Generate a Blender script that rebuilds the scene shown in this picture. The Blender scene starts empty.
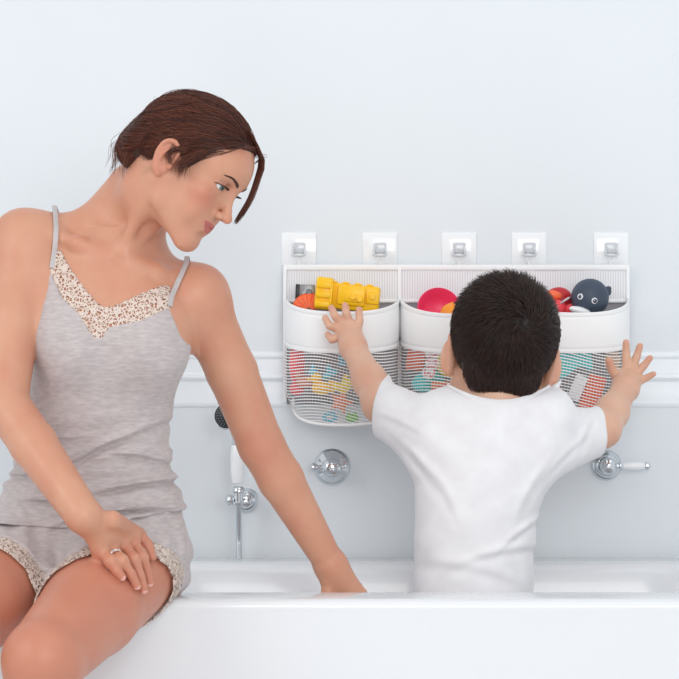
import bpy, bmesh, math, random
import numpy as np
from mathutils import Vector, Matrix
rnd = random.Random(7)
NR = np.random.RandomState(11)
C = bpy.context.scene.collection
S = bpy.context.scene

# ------------------------------------------------------------------ camera, light, exposure
CAMZ = 1.02
FPX = 2400.0
cam = bpy.data.cameras.new('camera'); camo = bpy.data.objects.new('camera', cam); C.objects.link(camo)
cam.sensor_width = 36.0; cam.lens = 36.0 * FPX / 679.0; cam.clip_end = 60
camo.location = (0, 0, CAMZ); camo.rotation_euler = (math.pi/2, 0, 0)
S.camera = camo
S.view_settings.view_transform = 'Standard'
S.view_settings.look = 'None'
S.view_settings.gamma = 1.0
S.view_settings.use_curve_mapping = False
S.view_settings.exposure = 0.06
world = bpy.data.worlds.new('world'); S.world = world; world.use_nodes = True
bg = world.node_tree.nodes['Background']
bg.inputs['Color'].default_value = (0.945, 0.972, 1.0, 1); bg.inputs['Strength'].default_value = 0.73

def area(name, loc, target, size, energy, color):
    l = bpy.data.lights.new(name, 'AREA'); l.shape = 'RECTANGLE'; l.size = size[0]; l.size_y = size[1]
    l.energy = energy; l.color = color
    o = bpy.data.objects.new(name, l); C.objects.link(o); o.location = loc
    d = Vector(target) - Vector(loc); o.rotation_euler = d.to_track_quat('-Z', 'Y').to_euler()
    return o
area('window_daylight', (-2.6, 2.0, 2.3), (0, 4.4, 0.9), (1.6, 1.6), 22, (1.0, 0.985, 0.965))
area('overhead_fill', (0.6, 2.6, 3.2), (0.1, 4.5, 0.8), (2.6, 1.8), 9, (0.99, 0.995, 1.0))  # added overhead fill to brighten the tub interior and lower wall
area('front_fill', (0.7, -0.6, 1.9), (0.1, 4.6, 0.5), (2.6, 1.6), 56, (1.0, 0.995, 0.985))  # added fill from the camera side, lifts the tub and lower wall

# ------------------------------------------------------------------ object helpers
def px(x, y, D):
    """point at distance D from the camera that lies on the view ray of photo pixel (x, y)"""
    return np.array([(x - 339.5) * D / FPX, D, CAMZ - (y - 339.5) * D / FPX])

def tag(o, label=None, cat=None, group=None, kind=None):
    if label: o['label'] = label
    if cat: o['category'] = cat
    if group: o['group'] = group
    if kind: o['kind'] = kind
    return o
def empty(name, loc, label=None, cat=None, group=None):
    o = bpy.data.objects.new(name, None); C.objects.link(o); o.location = loc
    o.empty_display_size = 0.05
    return tag(o, label, cat, group)
def finish(me, smooth=True, angle=None):
    if smooth:
        me.polygons.foreach_set('use_smooth', [True] * len(me.polygons))
        if angle is not None:
            me.set_sharp_from_angle(angle=math.radians(angle))
def link(name, me, mat, parent=None, loc=None):
    o = bpy.data.objects.new(name, me); C.objects.link(o)
    if mat:
        me.materials.append(mat)
    if parent is not None:
        o.parent = parent
        # meshes are written in world coordinates; bring them into the parent's frame
        bpy.context.view_layer.update()
        o.matrix_parent_inverse = Matrix.Identity(4)
        me.transform(parent.matrix_world.inverted())
    return o
def obj(name, bm, mat, parent=None, smooth=True, angle=40):
    me = bpy.data.meshes.new(name); bmesh.ops.recalc_face_normals(bm, faces=bm.faces); bm.to_mesh(me); bm.free()
    finish(me, smooth, angle)
    return link(name, me, mat, parent)
def objnp(name, V, Fc, mat, parent=None, angle=None, attrs=None):
    """mesh from numpy arrays; Fc (n,3) or (n,4)"""
    me = bpy.data.meshes.new(name)
    V = np.asarray(V, np.float32); Fc = np.asarray(Fc, np.int32); n, k = Fc.shape
    me.vertices.add(len(V)); me.vertices.foreach_set('co', V.ravel())
    me.loops.add(n * k); me.loops.foreach_set('vertex_index', Fc.ravel())
    me.polygons.add(n); me.polygons.foreach_set('loop_start', np.arange(0, n * k, k, dtype=np.int32))
    me.update(calc_edges=True); me.validate()
    finish(me, True, angle)
    if attrs:
        for an, av in attrs.items():
            a = me.attributes.new(an, 'FLOAT', 'POINT'); a.data.foreach_set('value', np.asarray(av, np.float32))
    return link(name, me, mat, parent)

def add_box(bm, c, s, rot=None, bevel=0.0, seg=2):
    r = bmesh.ops.create_cube(bm, size=1.0)
    vs = r['verts']
    M = Matrix.Translation(Vector(c)) @ (rot.to_4x4() if rot else Matrix.Identity(4)) @ Matrix.Diagonal((s[0], s[1], s[2], 1))
    bmesh.ops.transform(bm, matrix=M, verts=vs)
    if bevel > 0:
        es = list({e for v in vs for e in v.link_edges})
        bmesh.ops.bevel(bm, geom=es, offset=bevel, segments=seg, affect='EDGES', profile=0.5)
def frame_from(d):
    d = Vector(d).normalized()
    up = Vector((0, 0, 1)) if abs(d.z) < 0.9 else Vector((1, 0, 0))
    a = d.cross(up).normalized(); b = a.cross(d).normalized()
    return a, b
def add_lathe(bm, prof, origin, axis, n=32, closed=False):
    """prof: list of (radius, distance along axis)"""
    o = Vector(origin); ax = Vector(axis).normalized(); a, b = frame_from(ax)
    rings = []
    for r, h in prof:
        if r < 1e-6: rings.append([bm.verts.new(o + ax * h)])
        else: rings.append([bm.verts.new(o + ax * h + (a * math.cos(t) + b * math.sin(t)) * r) for t in [2*math.pi*i/n for i in range(n)]])
    for i in range(len(rings) - 1):
        A, B = rings[i], rings[i+1]
        for j in range(n):
            k = (j + 1) % n
            if len(A) == 1 and len(B) == 1: continue
            if len(A) == 1: bm.faces.new((A[0], B[j], B[k]))
            elif len(B) == 1: bm.faces.new((A[j], B[0], A[k]))
            else: bm.faces.new((A[j], B[j], B[k], A[k]))
def spline(pts, n):
    """Catmull-Rom through pts (any dim), n samples per span"""
    P = np.array(pts, float); P = np.vstack([2*P[0]-P[1], P, 2*P[-1]-P[-2]])
    out = []
    for i in range(1, len(P) - 2):
        for t in np.linspace(0, 1, n, endpoint=False):
            a, b, c, d = P[i-1], P[i], P[i+1], P[i+2]
            out.append(0.5*((2*b) + (c-a)*t + (2*a-5*b+4*c-d)*t*t + (3*b-a-3*c+d)*t**3))
    out.append(P[-2]); return np.array(out)
def add_tube(bm, pts, r, n=10, cap=True):
    """r: number or list"""
    pts = [Vector(p) for p in pts]; m = len(pts)
    rs = [r] * m if not hasattr(r, '__len__') else list(r)
    prev = None; rings = []
    for i, p in enumerate(pts):
        d = (pts[min(i+1, m-1)] - pts[max(i-1, 0)]).normalized()
        if prev is None: a, _ = frame_from(d)
        else: a = (prev - d * prev.dot(d)).normalized()
        prev = a; b = d.cross(a)
        rings.append([bm.verts.new(p + (a*math.cos(t) + b*math.sin(t)) * rs[i]) for t in [2*math.pi*k/n for k in range(n)]])
    for i in range(m - 1):
        for j in range(n):
            k = (j+1) % n
            bm.faces.new((rings[i][j], rings[i][k], rings[i+1][k], rings[i+1][j]))
    if cap:
        bm.faces.new(rings[0][::-1]); bm.faces.new(rings[-1])
def add_ribbon(bm, pts, nrm, w, th):
    """flat band along pts, with normals nrm"""
    rings = []
    m = len(pts)
    for i in range(m):
        p = Vector(pts[i]); d = (Vector(pts[min(i+1, m-1)]) - Vector(pts[max(i-1, 0)])).normalized()
        n = Vector(nrm[i]); n = (n - d*n.dot(d)).normalized(); s = d.cross(n)
        rings.append([bm.verts.new(p + s*w*a + n*th*b) for a, b in ((-.5,-.5), (-.5,.3), (-.25,.5), (.25,.5), (.5,.3), (.5,-.5))])
    for i in range(m-1):
        for j in range(6):
            k = (j+1) % 6
            bm.faces.new((rings[i][j], rings[i][k], rings[i+1][k], rings[i+1][j]))
    bm.faces.new(rings[0][::-1]); bm.faces.new(rings[-1])

# ------------------------------------------------------------------ signed distance sculpting
def spaced(segs):
    """segs: list of (start, end, step) -> 1D coordinates"""
    out = []
    for a, b, s in segs:
        n = max(1, int(round((b-a)/s))); out += list(np.linspace(a, b, n, endpoint=False))
    out.append(segs[-1][1]); return np.array(out, np.float32)
class Sculpt:
    def __init__(self, xs, ys, zs):
        self.x, self.y, self.z = xs, ys, zs
        self.F = np.full((len(xs), len(ys), len(zs)), 0.2, np.float32)
    def clone(self):
        s = Sculpt.__new__(Sculpt); s.x, s.y, s.z = self.x, self.y, self.z; s.F = self.F.copy(); return s
    def block(self, lo, hi, m):
        sl = []
        for ax, a, b in zip((self.x, self.y, self.z), lo, hi):
            i = max(0, int(np.searchsorted(ax, a - m)) - 1); j = min(len(ax), int(np.searchsorted(ax, b + m)) + 1)
            if j - i < 2: return None
            sl.append(slice(i, j))
        return tuple(sl)
    def op(self, fn, lo, hi, k=0.01, mode='add', m=None):
        m = (k + 0.02) if m is None else m
        sl = self.block(lo, hi, m)
        if sl is None: return
        X = self.x[sl[0]][:, None, None]; Y = self.y[sl[1]][None, :, None]; Z = self.z[sl[2]][None, None, :]
        d = fn(X, Y, Z).astype(np.float32); F = self.F[sl]
        if mode == 'add':
            h = np.maximum(k - np.abs(F - d), 0) / max(k, 1e-6)
            self.F[sl] = np.minimum(F, d) - h*h*k*0.25
        elif mode == 'cut':
            h = np.maximum(k - np.abs(F + d), 0) / max(k, 1e-6)
            self.F[sl] = np.maximum(F, -d) + h*h*k*0.25
        elif mode == 'disp':
            self.F[sl] = F + d
    def ball(self, c, r, k=0.01, mode='add'):
        c = np.array(c, float)
        self.op(lambda X, Y, Z: np.sqrt((X-c[0])**2 + (Y-c[1])**2 + (Z-c[2])**2) - r, c-r, c+r, k, mode)
    def ell(self, c, r, R=None, k=0.01, mode='add'):
        """ellipsoid; R rows = local axes in world"""
        c = np.array(c, float); r = np.array(r, float); R = np.eye(3) if R is None else np.array(R, float)
        ext = np.sqrt(((R * r[:, None])**2).sum(0))
        def fn(X, Y, Z):
            dx, dy, dz = X-c[0], Y-c[1], Z-c[2]
            q0 = 0; q1 = 0
            for i in range(3):
                l = R[i, 0]*dx + R[i, 1]*dy + R[i, 2]*dz
                a = l/r[i]; q0 = q0 + a*a; q1 = q1 + (a/r[i])**2
            q0 = np.sqrt(q0); q1 = np.sqrt(q1) + 1e-6
            return q0*(q0-1)/q1
        self.op(fn, c-ext, c+ext, k, mode)
    def cone(self, a, b, ra, rb, k=0.01, mode='add', flat=None):
        """tapered capsule; flat = (axis vector, factor): squash (factor<1 => thinner) along that axis"""
        a = np.array(a, float); b = np.array(b, float); ab = b-a; L2 = float(ab @ ab) + 1e-12
        rm = max(ra, rb)
        if flat is not None:
            fa = np.array(flat[0], float); fa = fa - ab*(fa@ab)/L2; fa /= np.linalg.norm(fa); ff = flat[1]
            if ff > 1: rm_ext = rm*ff
            else: rm_ext = rm
        else: rm_ext = rm
        def fn(X, Y, Z):
            dx, dy, dz = X-a[0], Y-a[1], Z-a[2]
            t = np.clip((dx*ab[0] + dy*ab[1] + dz*ab[2])/L2, 0, 1)
            ex, ey, ez = dx-t*ab[0], dy-t*ab[1], dz-t*ab[2]
            if flat is not None:
                s = ex*fa[0] + ey*fa[1] + ez*fa[2]; g = (1/ff - 1)*s
                ex, ey, ez = ex+g*fa[0], ey+g*fa[1], ez+g*fa[2]
                sc = min(1.0, ff)
            else: sc = 1.0
            return (np.sqrt(ex*ex+ey*ey+ez*ez) - (ra + (rb-ra)*t))*(sc if sc < 1 else 1.0)
        self.op(fn, np.minimum(a, b)-rm_ext, np.maximum(a, b)+rm_ext, k, mode)
    def chain(self, pts, rs, k=0.01, kin=None, flat=None):
        for i in range(len(pts)-1):
            self.cone(pts[i], pts[i+1], rs[i], rs[i+1], k if i == 0 else (kin if kin else k), 'add', flat)
    def loft(self, secs, k=0.01, p=2.0):
        """secs: (z, cx, cy, half width, half depth) from low to high; a body whose level sections are ellipses"""
        A = np.array(secs, float); A = A[np.argsort(A[:, 0])]; D = spline(A, 8)
        z0, z1 = D[0, 0], D[-1, 0]
        lo = np.array([(A[:, 1]-A[:, 3]).min(), (A[:, 2]-A[:, 4]).min(), z0]); hi = np.array([(A[:, 1]+A[:, 3]).max(), (A[:, 2]+A[:, 4]).max(), z1])
        def fn(X, Y, Z):
            z = Z.ravel(); g = lambda i: np.interp(z, D[:, 0], D[:, i])[None, None, :]
            cx, cy, a, b = g(1), g(2), g(3), g(4)
            u, v = (X-cx)/a, (Y-cy)/b
            q0 = (np.abs(u)**p + np.abs(v)**p)**(1/p) + 1e-9; q1 = np.sqrt((u/a)**2+(v/b)**2) + 1e-6
            q2 = np.sqrt(u*u+v*v)+1e-9
            d = q2*(q0-1)/q1
            e = np.maximum(Z - z1, z0 - Z)
            return np.where(e > 0, np.sqrt(np.maximum(d, 0)**2 + e*e), d)
        self.op(fn, lo, hi, k)
    def at(self, p):
        """trilinear sample at points (n,3)"""
        p = np.atleast_2d(p); idx = []; fr = []
        for ax, c in zip((self.x, self.y, self.z), p.T):
            i = np.clip(np.searchsorted(ax, c) - 1, 0, len(ax)-2); idx.append(i); fr.append(np.clip((c-ax[i])/(ax[i+1]-ax[i]), 0, 1))
        i, j, k = idx; a, b, c = fr; F = self.F
        r = 0
        for di, wa in ((0, 1-a), (1, a)):
            for dj, wb in ((0, 1-b), (1, b)):
                for dk, wc in ((0, 1-c), (1, c)):
                    r = r + F[i+di, j+dj, k+dk]*wa*wb*wc
        return r
    def hit(self, x, y, off=0.0, d0=None, d1=None):
        """distance at which the view ray of photo pixel (x, y) first meets the surface; returns the point moved off outwards"""
        Ds = np.arange(d0 if d0 else float(self.y[0]), d1 if d1 else float(self.y[-1]), 0.0015)
        P = np.stack([px(x, y, D) for D in Ds]); v = self.at(P) - off
        w = np.where(v < 0)[0]
        if len(w) == 0: return P[np.argmin(v)]
        return P[w[0]]
    def normal(self, p, h=0.004):
        e = np.eye(3)*h; n = np.array([(self.at(p+e[i]) - self.at(p-e[i]))[0] for i in range(3)])
        return n/(np.linalg.norm(n)+1e-9)
    def mesh(self, iso=0.0):
        F = self.F - iso; x, y, z = self.x, self.y, self.z
        neg = F < 0
        s = neg.astype(np.int8)
        c = (s[:-1,:-1,:-1]+s[1:,:-1,:-1]+s[:-1,1:,:-1]+s[:-1,:-1,1:]+s[1:,1:,:-1]+s[1:,:-1,1:]+s[:-1,1:,1:]+s[1:,1:,1:])
        I, J, K = np.where((c > 0) & (c < 8))
        idm = np.full(c.shape, -1, np.int32); idm[I, J, K] = np.arange(len(I))
        acc = np.zeros((len(I), 3)); cnt = np.zeros(len(I))
        corners = [(a, b, d) for a in (0, 1) for b in (0, 1) for d in (0, 1)]
        val = {q: F[I+q[0], J+q[1], K+q[2]] for q in corners}
        co = {q: np.stack([x[I+q[0]], y[J+q[1]], z[K+q[2]]], 1) for q in corners}
        for q in corners:
            for ax in range(3):
                if q[ax] == 0:
                    r = list(q); r[ax] = 1; r = tuple(r)
                    v0, v1 = val[q], val[r]; m = (v0 < 0) != (v1 < 0)
                    t = (v0[m]/(v0[m]-v1[m]))[:, None]
                    acc[m] += co[q][m]*(1-t) + co[r][m]*t; cnt[m] += 1
        V = acc/cnt[:, None]
        faces = []
        for ax in range(3):
            a0 = [slice(None)]*3; a1 = [slice(None)]*3
            a0[ax] = slice(0, -1); a1[ax] = slice(1, None)
            u, w = [(1, 2), (2, 0), (0, 1)][ax]
            n0 = neg[tuple(a0)]; n1 = neg[tuple(a1)]
            E = np.where(n0 != n1); E = list(E)
            m = (E[u] > 0) & (E[w] > 0) & (E[u] < F.shape[u]-1) & (E[w] < F.shape[w]-1)
            E = [e[m] for e in E]
            def cell(du, dw):
                q = [e.copy() for e in E]; q[u] -= du; q[w] -= dw; return idm[q[0], q[1], q[2]]
            Q = np.stack([cell(1, 1), cell(0, 1), cell(0, 0), cell(1, 0)], 1)
            inside = n0[tuple(E)]
            Q[~inside] = Q[~inside][:, ::-1]
            faces.append(Q)
        return V, np.concatenate(faces)
def relax(V, Fc, it=2, lam=0.5):
    n = len(V)
    e = np.concatenate([Fc[:, [0, 1]], Fc[:, [1, 2]], Fc[:, [2, 3]], Fc[:, [3, 0]]])
    for _ in range(it):
        s = np.zeros_like(V); c = np.zeros(n)
        for d in range(3):
            s[:, d] = np.bincount(e[:, 0], V[e[:, 1], d], n) + np.bincount(e[:, 1], V[e[:, 0], d], n)
        c = np.bincount(e[:, 0], None, n) + np.bincount(e[:, 1], None, n)
        V = V*(1-lam) + lam*s/np.maximum(c, 1)[:, None]
    return V

# ------------------------------------------------------------------ materials
def mat(name, col, rough=0.5, metal=0.0, spec=0.5, sss=0.0, sss_rad=(1, .3, .15), sss_scale=0.01, coat=0.0, sheen=0.0, trans=0.0, alpha=1.0):
    m = bpy.data.materials.new(name); m.use_nodes = True
    b = m.node_tree.nodes['Principled BSDF']
    b.inputs['Base Color'].default_value = (*col, 1); b.inputs['Roughness'].default_value = rough
    b.inputs['Metallic'].default_value = metal; b.inputs['Specular IOR Level'].default_value = spec
    b.inputs['Subsurface Weight'].default_value = sss; b.inputs['Subsurface Radius'].default_value = sss_rad
    b.inputs['Subsurface Scale'].default_value = sss_scale
    b.inputs['Coat Weight'].default_value = coat; b.inputs['Sheen Weight'].default_value = sheen
    b.inputs['Transmission Weight'].default_value = trans; b.inputs['Alpha'].default_value = alpha
    return m
def N(m, t, **kw):
    n = m.node_tree.nodes.new(t)
    for k, v in kw.items():
        if k.startswith('i_'): n.inputs[int(k[2:])].default_value = v
        else: setattr(n, k, v)
    return n
def L(m, a, b): m.node_tree.links.new(a, b)
def bsdf(m): return m.node_tree.nodes['Principled BSDF']
def srgb(r, g, b):
    f = lambda c: (c/255/12.92) if c/255 <= 0.04045 else ((c/255+0.055)/1.055)**2.4
    return (f(r), f(g), f(b))
def noisy(m, c1, c2, scale=8, detail=3, stretch=(1, 1, 1), bump=0.0, bscale=None, dist=0.002, lo=0.35, hi=0.65):
    """two-tone procedural colour variation (+ optional bump)"""
    tc = N(m, 'ShaderNodeTexCoord'); mp = N(m, 'ShaderNodeMapping'); mp.inputs['Scale'].default_value = stretch
    L(m, tc.outputs['Object'], mp.inputs['Vector'])
    n = N(m, 'ShaderNodeTexNoise'); n.inputs['Scale'].default_value = scale; n.inputs['Detail'].default_value = detail
    L(m, mp.outputs['Vector'], n.inputs['Vector'])
    r = N(m, 'ShaderNodeValToRGB'); r.color_ramp.elements[0].position = lo; r.color_ramp.elements[1].position = hi
    r.color_ramp.elements[0].color = (*c1, 1); r.color_ramp.elements[1].color = (*c2, 1)
    L(m, n.outputs['Fac'], r.inputs['Fac']); L(m, r.outputs['Color'], bsdf(m).inputs['Base Color'])
    if bump:
        n2 = N(m, 'ShaderNodeTexNoise'); n2.inputs['Scale'].default_value = bscale or scale*4; n2.inputs['Detail'].default_value = 2
        L(m, mp.outputs['Vector'], n2.inputs['Vector'])
        b = N(m, 'ShaderNodeBump'); b.inputs['Strength'].default_value = bump; b.inputs['Distance'].default_value = dist
        L(m, n2.outputs['Fac'], b.inputs['Height']); L(m, b.outputs['Normal'], bsdf(m).inputs['Normal'])
    return m
# ------------------------------------------------------------------ the room
WY = 4.86
m_wall = noisy(mat('wall_paint', srgb(232, 238, 244), rough=0.45), srgb(225, 230, 234), srgb(228, 233, 237), scale=2)
m_white = mat('white_enamel', srgb(234, 236, 239), rough=0.16, coat=0.3)
m_trim = mat('trim_paint', srgb(238, 243, 247), rough=0.3)
m_floor = noisy(mat('floor_tile', srgb(214, 218, 222), rough=0.3), srgb(228, 230, 233), srgb(238, 240, 242), scale=3)
m_chrome = mat('chrome', (0.72, 0.75, 0.78), rough=0.08, metal=1.0)
m_ceramic = mat('white_ceramic', srgb(246, 248, 250), rough=0.12, coat=0.4)
m_black = mat('black_plastic', (0.012, 0.013, 0.016), rough=0.35)

bm = bmesh.new(); add_box(bm, (0, WY + 0.05, 1.25), (5.2, 0.1, 2.7))
tag(obj('wall_back', bm, m_wall, smooth=False), kind='structure')
bm = bmesh.new(); add_box(bm, (0, 2.4, -0.05), (5.2, 5.0, 0.1))
tag(obj('floor', bm, m_floor, smooth=False), kind='structure')
# dado moulding: one long extruded profile with three soft ridges
def molding(name, prof, x0=-2.6, x1=2.6):
    bm = bmesh.new(); A = [bm.verts.new((x0, y, z)) for y, z in prof]; B = [bm.verts.new((x1, y, z)) for y, z in prof]
    n = len(prof)
    for i in range(n): bm.faces.new((A[i], A[(i+1) % n], B[(i+1) % n], B[i]))
    bm.faces.new(A[::-1]); bm.faces.new(B)
    return tag(obj(name, bm, m_trim, angle=35), kind='structure')
pr_full = [(WY, 0.884), (WY-0.004, 0.884), (WY-0.007, 0.889), (WY-0.007, 0.895), (WY-0.003, 0.900),
      (WY-0.003, 0.935), (WY-0.008, 0.938), (WY-0.012, 0.943), (WY-0.010, 0.950), (WY-0.004, 0.953),
      (WY-0.003, 0.980), (WY-0.007, 0.983), (WY-0.009, 0.988), (WY-0.006, 0.994), (WY, 0.996)]
pr = [(WY - (WY-a)*0.6, b) for a, b in pr_full]
molding('trim_1', pr)
molding('baseboard_back', [(WY, 0), (WY-0.02, 0), (WY-0.02, 0.09), (WY-0.012, 0.11), (WY, 0.115)])

# ------------------------------------------------------------------ bathtub
def rrect(hx, hy, r, z, cx=0.0, cy=4.45, n=8):
    pts = []
    r = min(r, hx, hy)
    for q, (sx, sy) in enumerate(((1, 1), (-1, 1), (-1, -1), (1, -1))):
        for i in range(n):
            a = math.pi/2*(q + i/(n-1)); pts.append((cx + sx*(hx-r) + r*math.cos(a), cy + sy*(hy-r) + r*math.sin(a), z))
    return pts
loops = [(0.86, 0.365, 0.10, 0.0), (0.86, 0.365, 0.10, 0.04), (0.885, 0.382, 0.11, 0.06), (0.89, 0.386, 0.12, 0.30), (0.893, 0.388, 0.12, 0.50),
         (0.896, 0.390, 0.12, 0.545), (0.899, 0.393, 0.12, 0.562), (0.899, 0.394, 0.12, 0.571), (0.893, 0.389, 0.12, 0.578), (0.882, 0.379, 0.12, 0.581),
         (0.80, 0.29, 0.16, 0.581), (0.785, 0.272, 0.17, 0.580), (0.774, 0.262, 0.17, 0.574), (0.768, 0.256, 0.17, 0.560),
         (0.75, 0.245, 0.18, 0.45), (0.70, 0.215, 0.18, 0.20), (0.66, 0.18, 0.17, 0.145), (0.60, 0.13, 0.13, 0.125), (0.30, 0.05, 0.05, 0.12)]
bm = bmesh.new(); prev = None
for hx, hy, r, z in loops:
    ring = [bm.verts.new(p) for p in rrect(hx, hy, r, z)]
    if prev:
        for i in range(len(ring)): j = (i+1) % len(ring); bm.faces.new((prev[i], prev[j], ring[j], ring[i]))
    else: bm.faces.new(ring[::-1])
    prev = ring
bm.faces.new(prev)
tub = empty('bathtub', (0, 4.45, 0), 'white enamel bathtub with a rounded rim standing along the pale wall', 'bathtub')
obj('tub_shell', bm, m_white, tub, angle=60)
bm = bmesh.new(); add_lathe(bm, [(0, 0.004), (0.018, 0.004), (0.026, 0.002), (0.03, 0)], (0.35, 4.45, 0.1195), (0, 0, 1))
obj('drain', bm, m_chrome, tub)

# ------------------------------------------------------------------ wall fittings
def at(x, y, D): return Vector(px(x, y, D))
# hand shower on its rail
sh = empty('shower_handset', at(239, 560, 4.82), 'chrome and white handshower with a black spray face, parked on the wall bracket', 'shower')
hd = at(227, 416, 4.765); nrm = Vector((-0.22, -1, 0.08)).normalized()
bm = bmesh.new(); add_lathe(bm, [(0, -0.030), (0.012, -0.030), (0.020, -0.022), (0.0255, -0.008), (0.0275, 0.0), (0.0265, 0.004), (0.024, 0.005)], hd, nrm, 40)
obj('spray_head', bm, m_chrome, sh)
bm = bmesh.new(); add_lathe(bm, [(0.0245, 0.003), (0.0243, 0.0056), (0.0225, 0.0066), (0, 0.0070)], hd, nrm, 40)
face = obj('spray_face', bm, m_black, sh); tag(face, 'black spray face')
m_noz = mat('grey_nozzles', srgb(120, 124, 132), rough=0.5)
bm = bmesh.new(); a, b = frame_from(nrm)
for rr, nn in ((0.006, 6), (0.0115, 12), (0.0165, 18), (0.0205, 24)):
    for i in range(nn):
        t = 2*math.pi*i/nn; c = hd + nrm*0.0066 + (a*math.cos(t)+b*math.sin(t))*rr
        add_lathe(bm, [(0.0011, 0), (0.0009, 0.0011), (0, 0.0012)], c, nrm, 8)
obj('nozzles', bm, m_noz, face)
n1 = at(234, 428, 4.79); n2 = at(237, 441, 4.79); n3 = at(238, 483, 4.79)
bm = bmesh.new(); add_tube(bm, spline([hd - nrm*0.02, n1, n2], 6), 0.0085, 14)
add_lathe(bm, [(0.008, 0), (0.0115, 0.002), (0.0115, 0.006), (0.009, 0.009)], n2, n3-n2, 20)
obj('neck', bm, m_chrome, sh)
dv = (n3-n2)
bm = bmesh.new(); add_lathe(bm, [(0.0095, 0.006), (0.0125, 0.012), (0.0138, 0.03), (0.0142, 0.05), (0.0135, 0.07), (0.0115, 0.083), (0.010, dv.length)], n2, dv, 24)
tag(obj('handle', bm, m_ceramic, sh), 'white ceramic handle')
bm = bmesh.new()
c0 = at(238.5, 487, 4.79)
add_lathe(bm, [(0.010, 0), (0.0125, 0.003), (0.0125, 0.009), (0.0095, 0.012), (0.0095, 0.028), (0.0125, 0.031), (0.012, 0.036), (0.008, 0.038)], c0, (0, 0, -1), 24)
obj('swivel_cup', bm, m_chrome, sh)
rc = at(246, 500, WY)
bm = bmesh.new(); add_lathe(bm, [(0.025, 0), (0.025, 0.004), (0.021, 0.008), (0.019, 0.012), (0.012, 0.016), (0.010, 0.03), (0.010, 0.052), (0.013, 0.058), (0.013, 0.068), (0.008, 0.072), (0, 0.073)], rc, (0, -1, 0), 32)
add_tube(bm, [rc + Vector((0, -0.06, 0)), at(238.5, 500, 4.79)], 0.008, 12)
add_lathe(bm, [(0.006, 0), (0.010, 0.004), (0.011, 0.012), (0.006, 0.017), (0, 0.018)], at(234, 500, 4.79), (-1, 0, 0), 16)
obj('wall_bracket', bm, m_chrome, sh)
bm = bmesh.new(); add_tube(bm, [at(238.5, 505, 4.79), at(238.8, 530, 4.80), at(239, 558.6, 4.81)], 0.0062, 14)
obj('riser_pipe', bm, m_chrome, sh)
# cross-handled valve
v1 = at(332, 467, WY)
va = empty('valve_tap', v1, 'round chrome cross-handled valve on the wall below the left mesh pocket', 'tap')
bm = bmesh.new(); add_lathe(bm, [(0.0375, 0), (0.0375, 0.004), (0.033, 0.009), (0.030, 0.012), (0.022, 0.015), (0.019, 0.018)], v1, (0, -1, 0), 48)
obj('rosette', bm, m_chrome, va)
bm = bmesh.new(); add_lathe(bm, [(0.019, 0.016), (0.019, 0.03), (0.021, 0.034), (0.021, 0.044), (0.018, 0.052), (0.010, 0.057), (0, 0.058)], v1, (0, -1, 0), 40)
obj('valve_body', bm, m_chrome, va)
bm = bmesh.new()
h0 = v1 + Vector((-0.002, -0.040, 0))
add_lathe(bm, [(0.006, 0.015), (0.0055, 0.022), (0.0045, 0.026), (0.007, 0.029), (0.009, 0.033), (0.009, 0.038), (0.006, 0.041), (0, 0.042)], h0, (-1, 0, 0.05), 20)
obj('cross_handle', bm, m_chrome, va); bm = bmesh.new()
add_lathe(bm, [(0.006, 0.012), (0.005, 0.020), (0.0045, 0.028), (0.006, 0.031), (0.004, 0.034), (0, 0.0345)], h0, (1, 0, 0.1), 20)
obj('cross_handle', bm, m_chrome, va)
# lever valve
v2 = at(606, 465, WY)
vb = empty('lever_tap', v2, 'round chrome tap with a white ceramic lever pointing right, on the wall beside the child', 'tap')
bm = bmesh.new(); add_lathe(bm, [(0.0310, 0), (0.0310, 0.004), (0.027, 0.009), (0.024, 0.011), (0.022, 0.016), (0.017, 0.019)], v2, (0, -1, 0), 48)
obj('rosette', bm, m_chrome, vb)
bm = bmesh.new(); add_lathe(bm, [(0.015, 0.016), (0.014, 0.030), (0.017, 0.034), (0.017, 0.046), (0.013, 0.054), (0.006, 0.057), (0, 0.058)], v2, (0, -1, 0), 40)
obj('valve_body', bm, m_chrome, vb)
h1 = v2 + Vector((0.0, -0.040, 0))
lev = Vector((1, 0, 0.0))
bm = bmesh.new(); add_lathe(bm, [(0.006, 0.012), (0.0055, 0.020), (0.0085, 0.023), (0.0085, 0.027), (0.006, 0.030)], h1, lev, 20)
obj('lever_collar', bm, m_chrome, vb)
bm = bmesh.new(); add_lathe(bm, [(0.0055, 0.028), (0.0075, 0.036), (0.0082, 0.050), (0.0078, 0.064), (0.0065, 0.072), (0.006, 0.074)], h1, lev, 24)
tag(obj('lever', bm, m_ceramic, vb), 'white ceramic lever')
bm = bmesh.new(); add_lathe(bm, [(0.0060, 0.073), (0.0085, 0.075), (0.0085, 0.080), (0.005, 0.084), (0, 0.085)], h1, lev, 24)
obj('end_cap', bm, m_chrome, vb)

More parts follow.
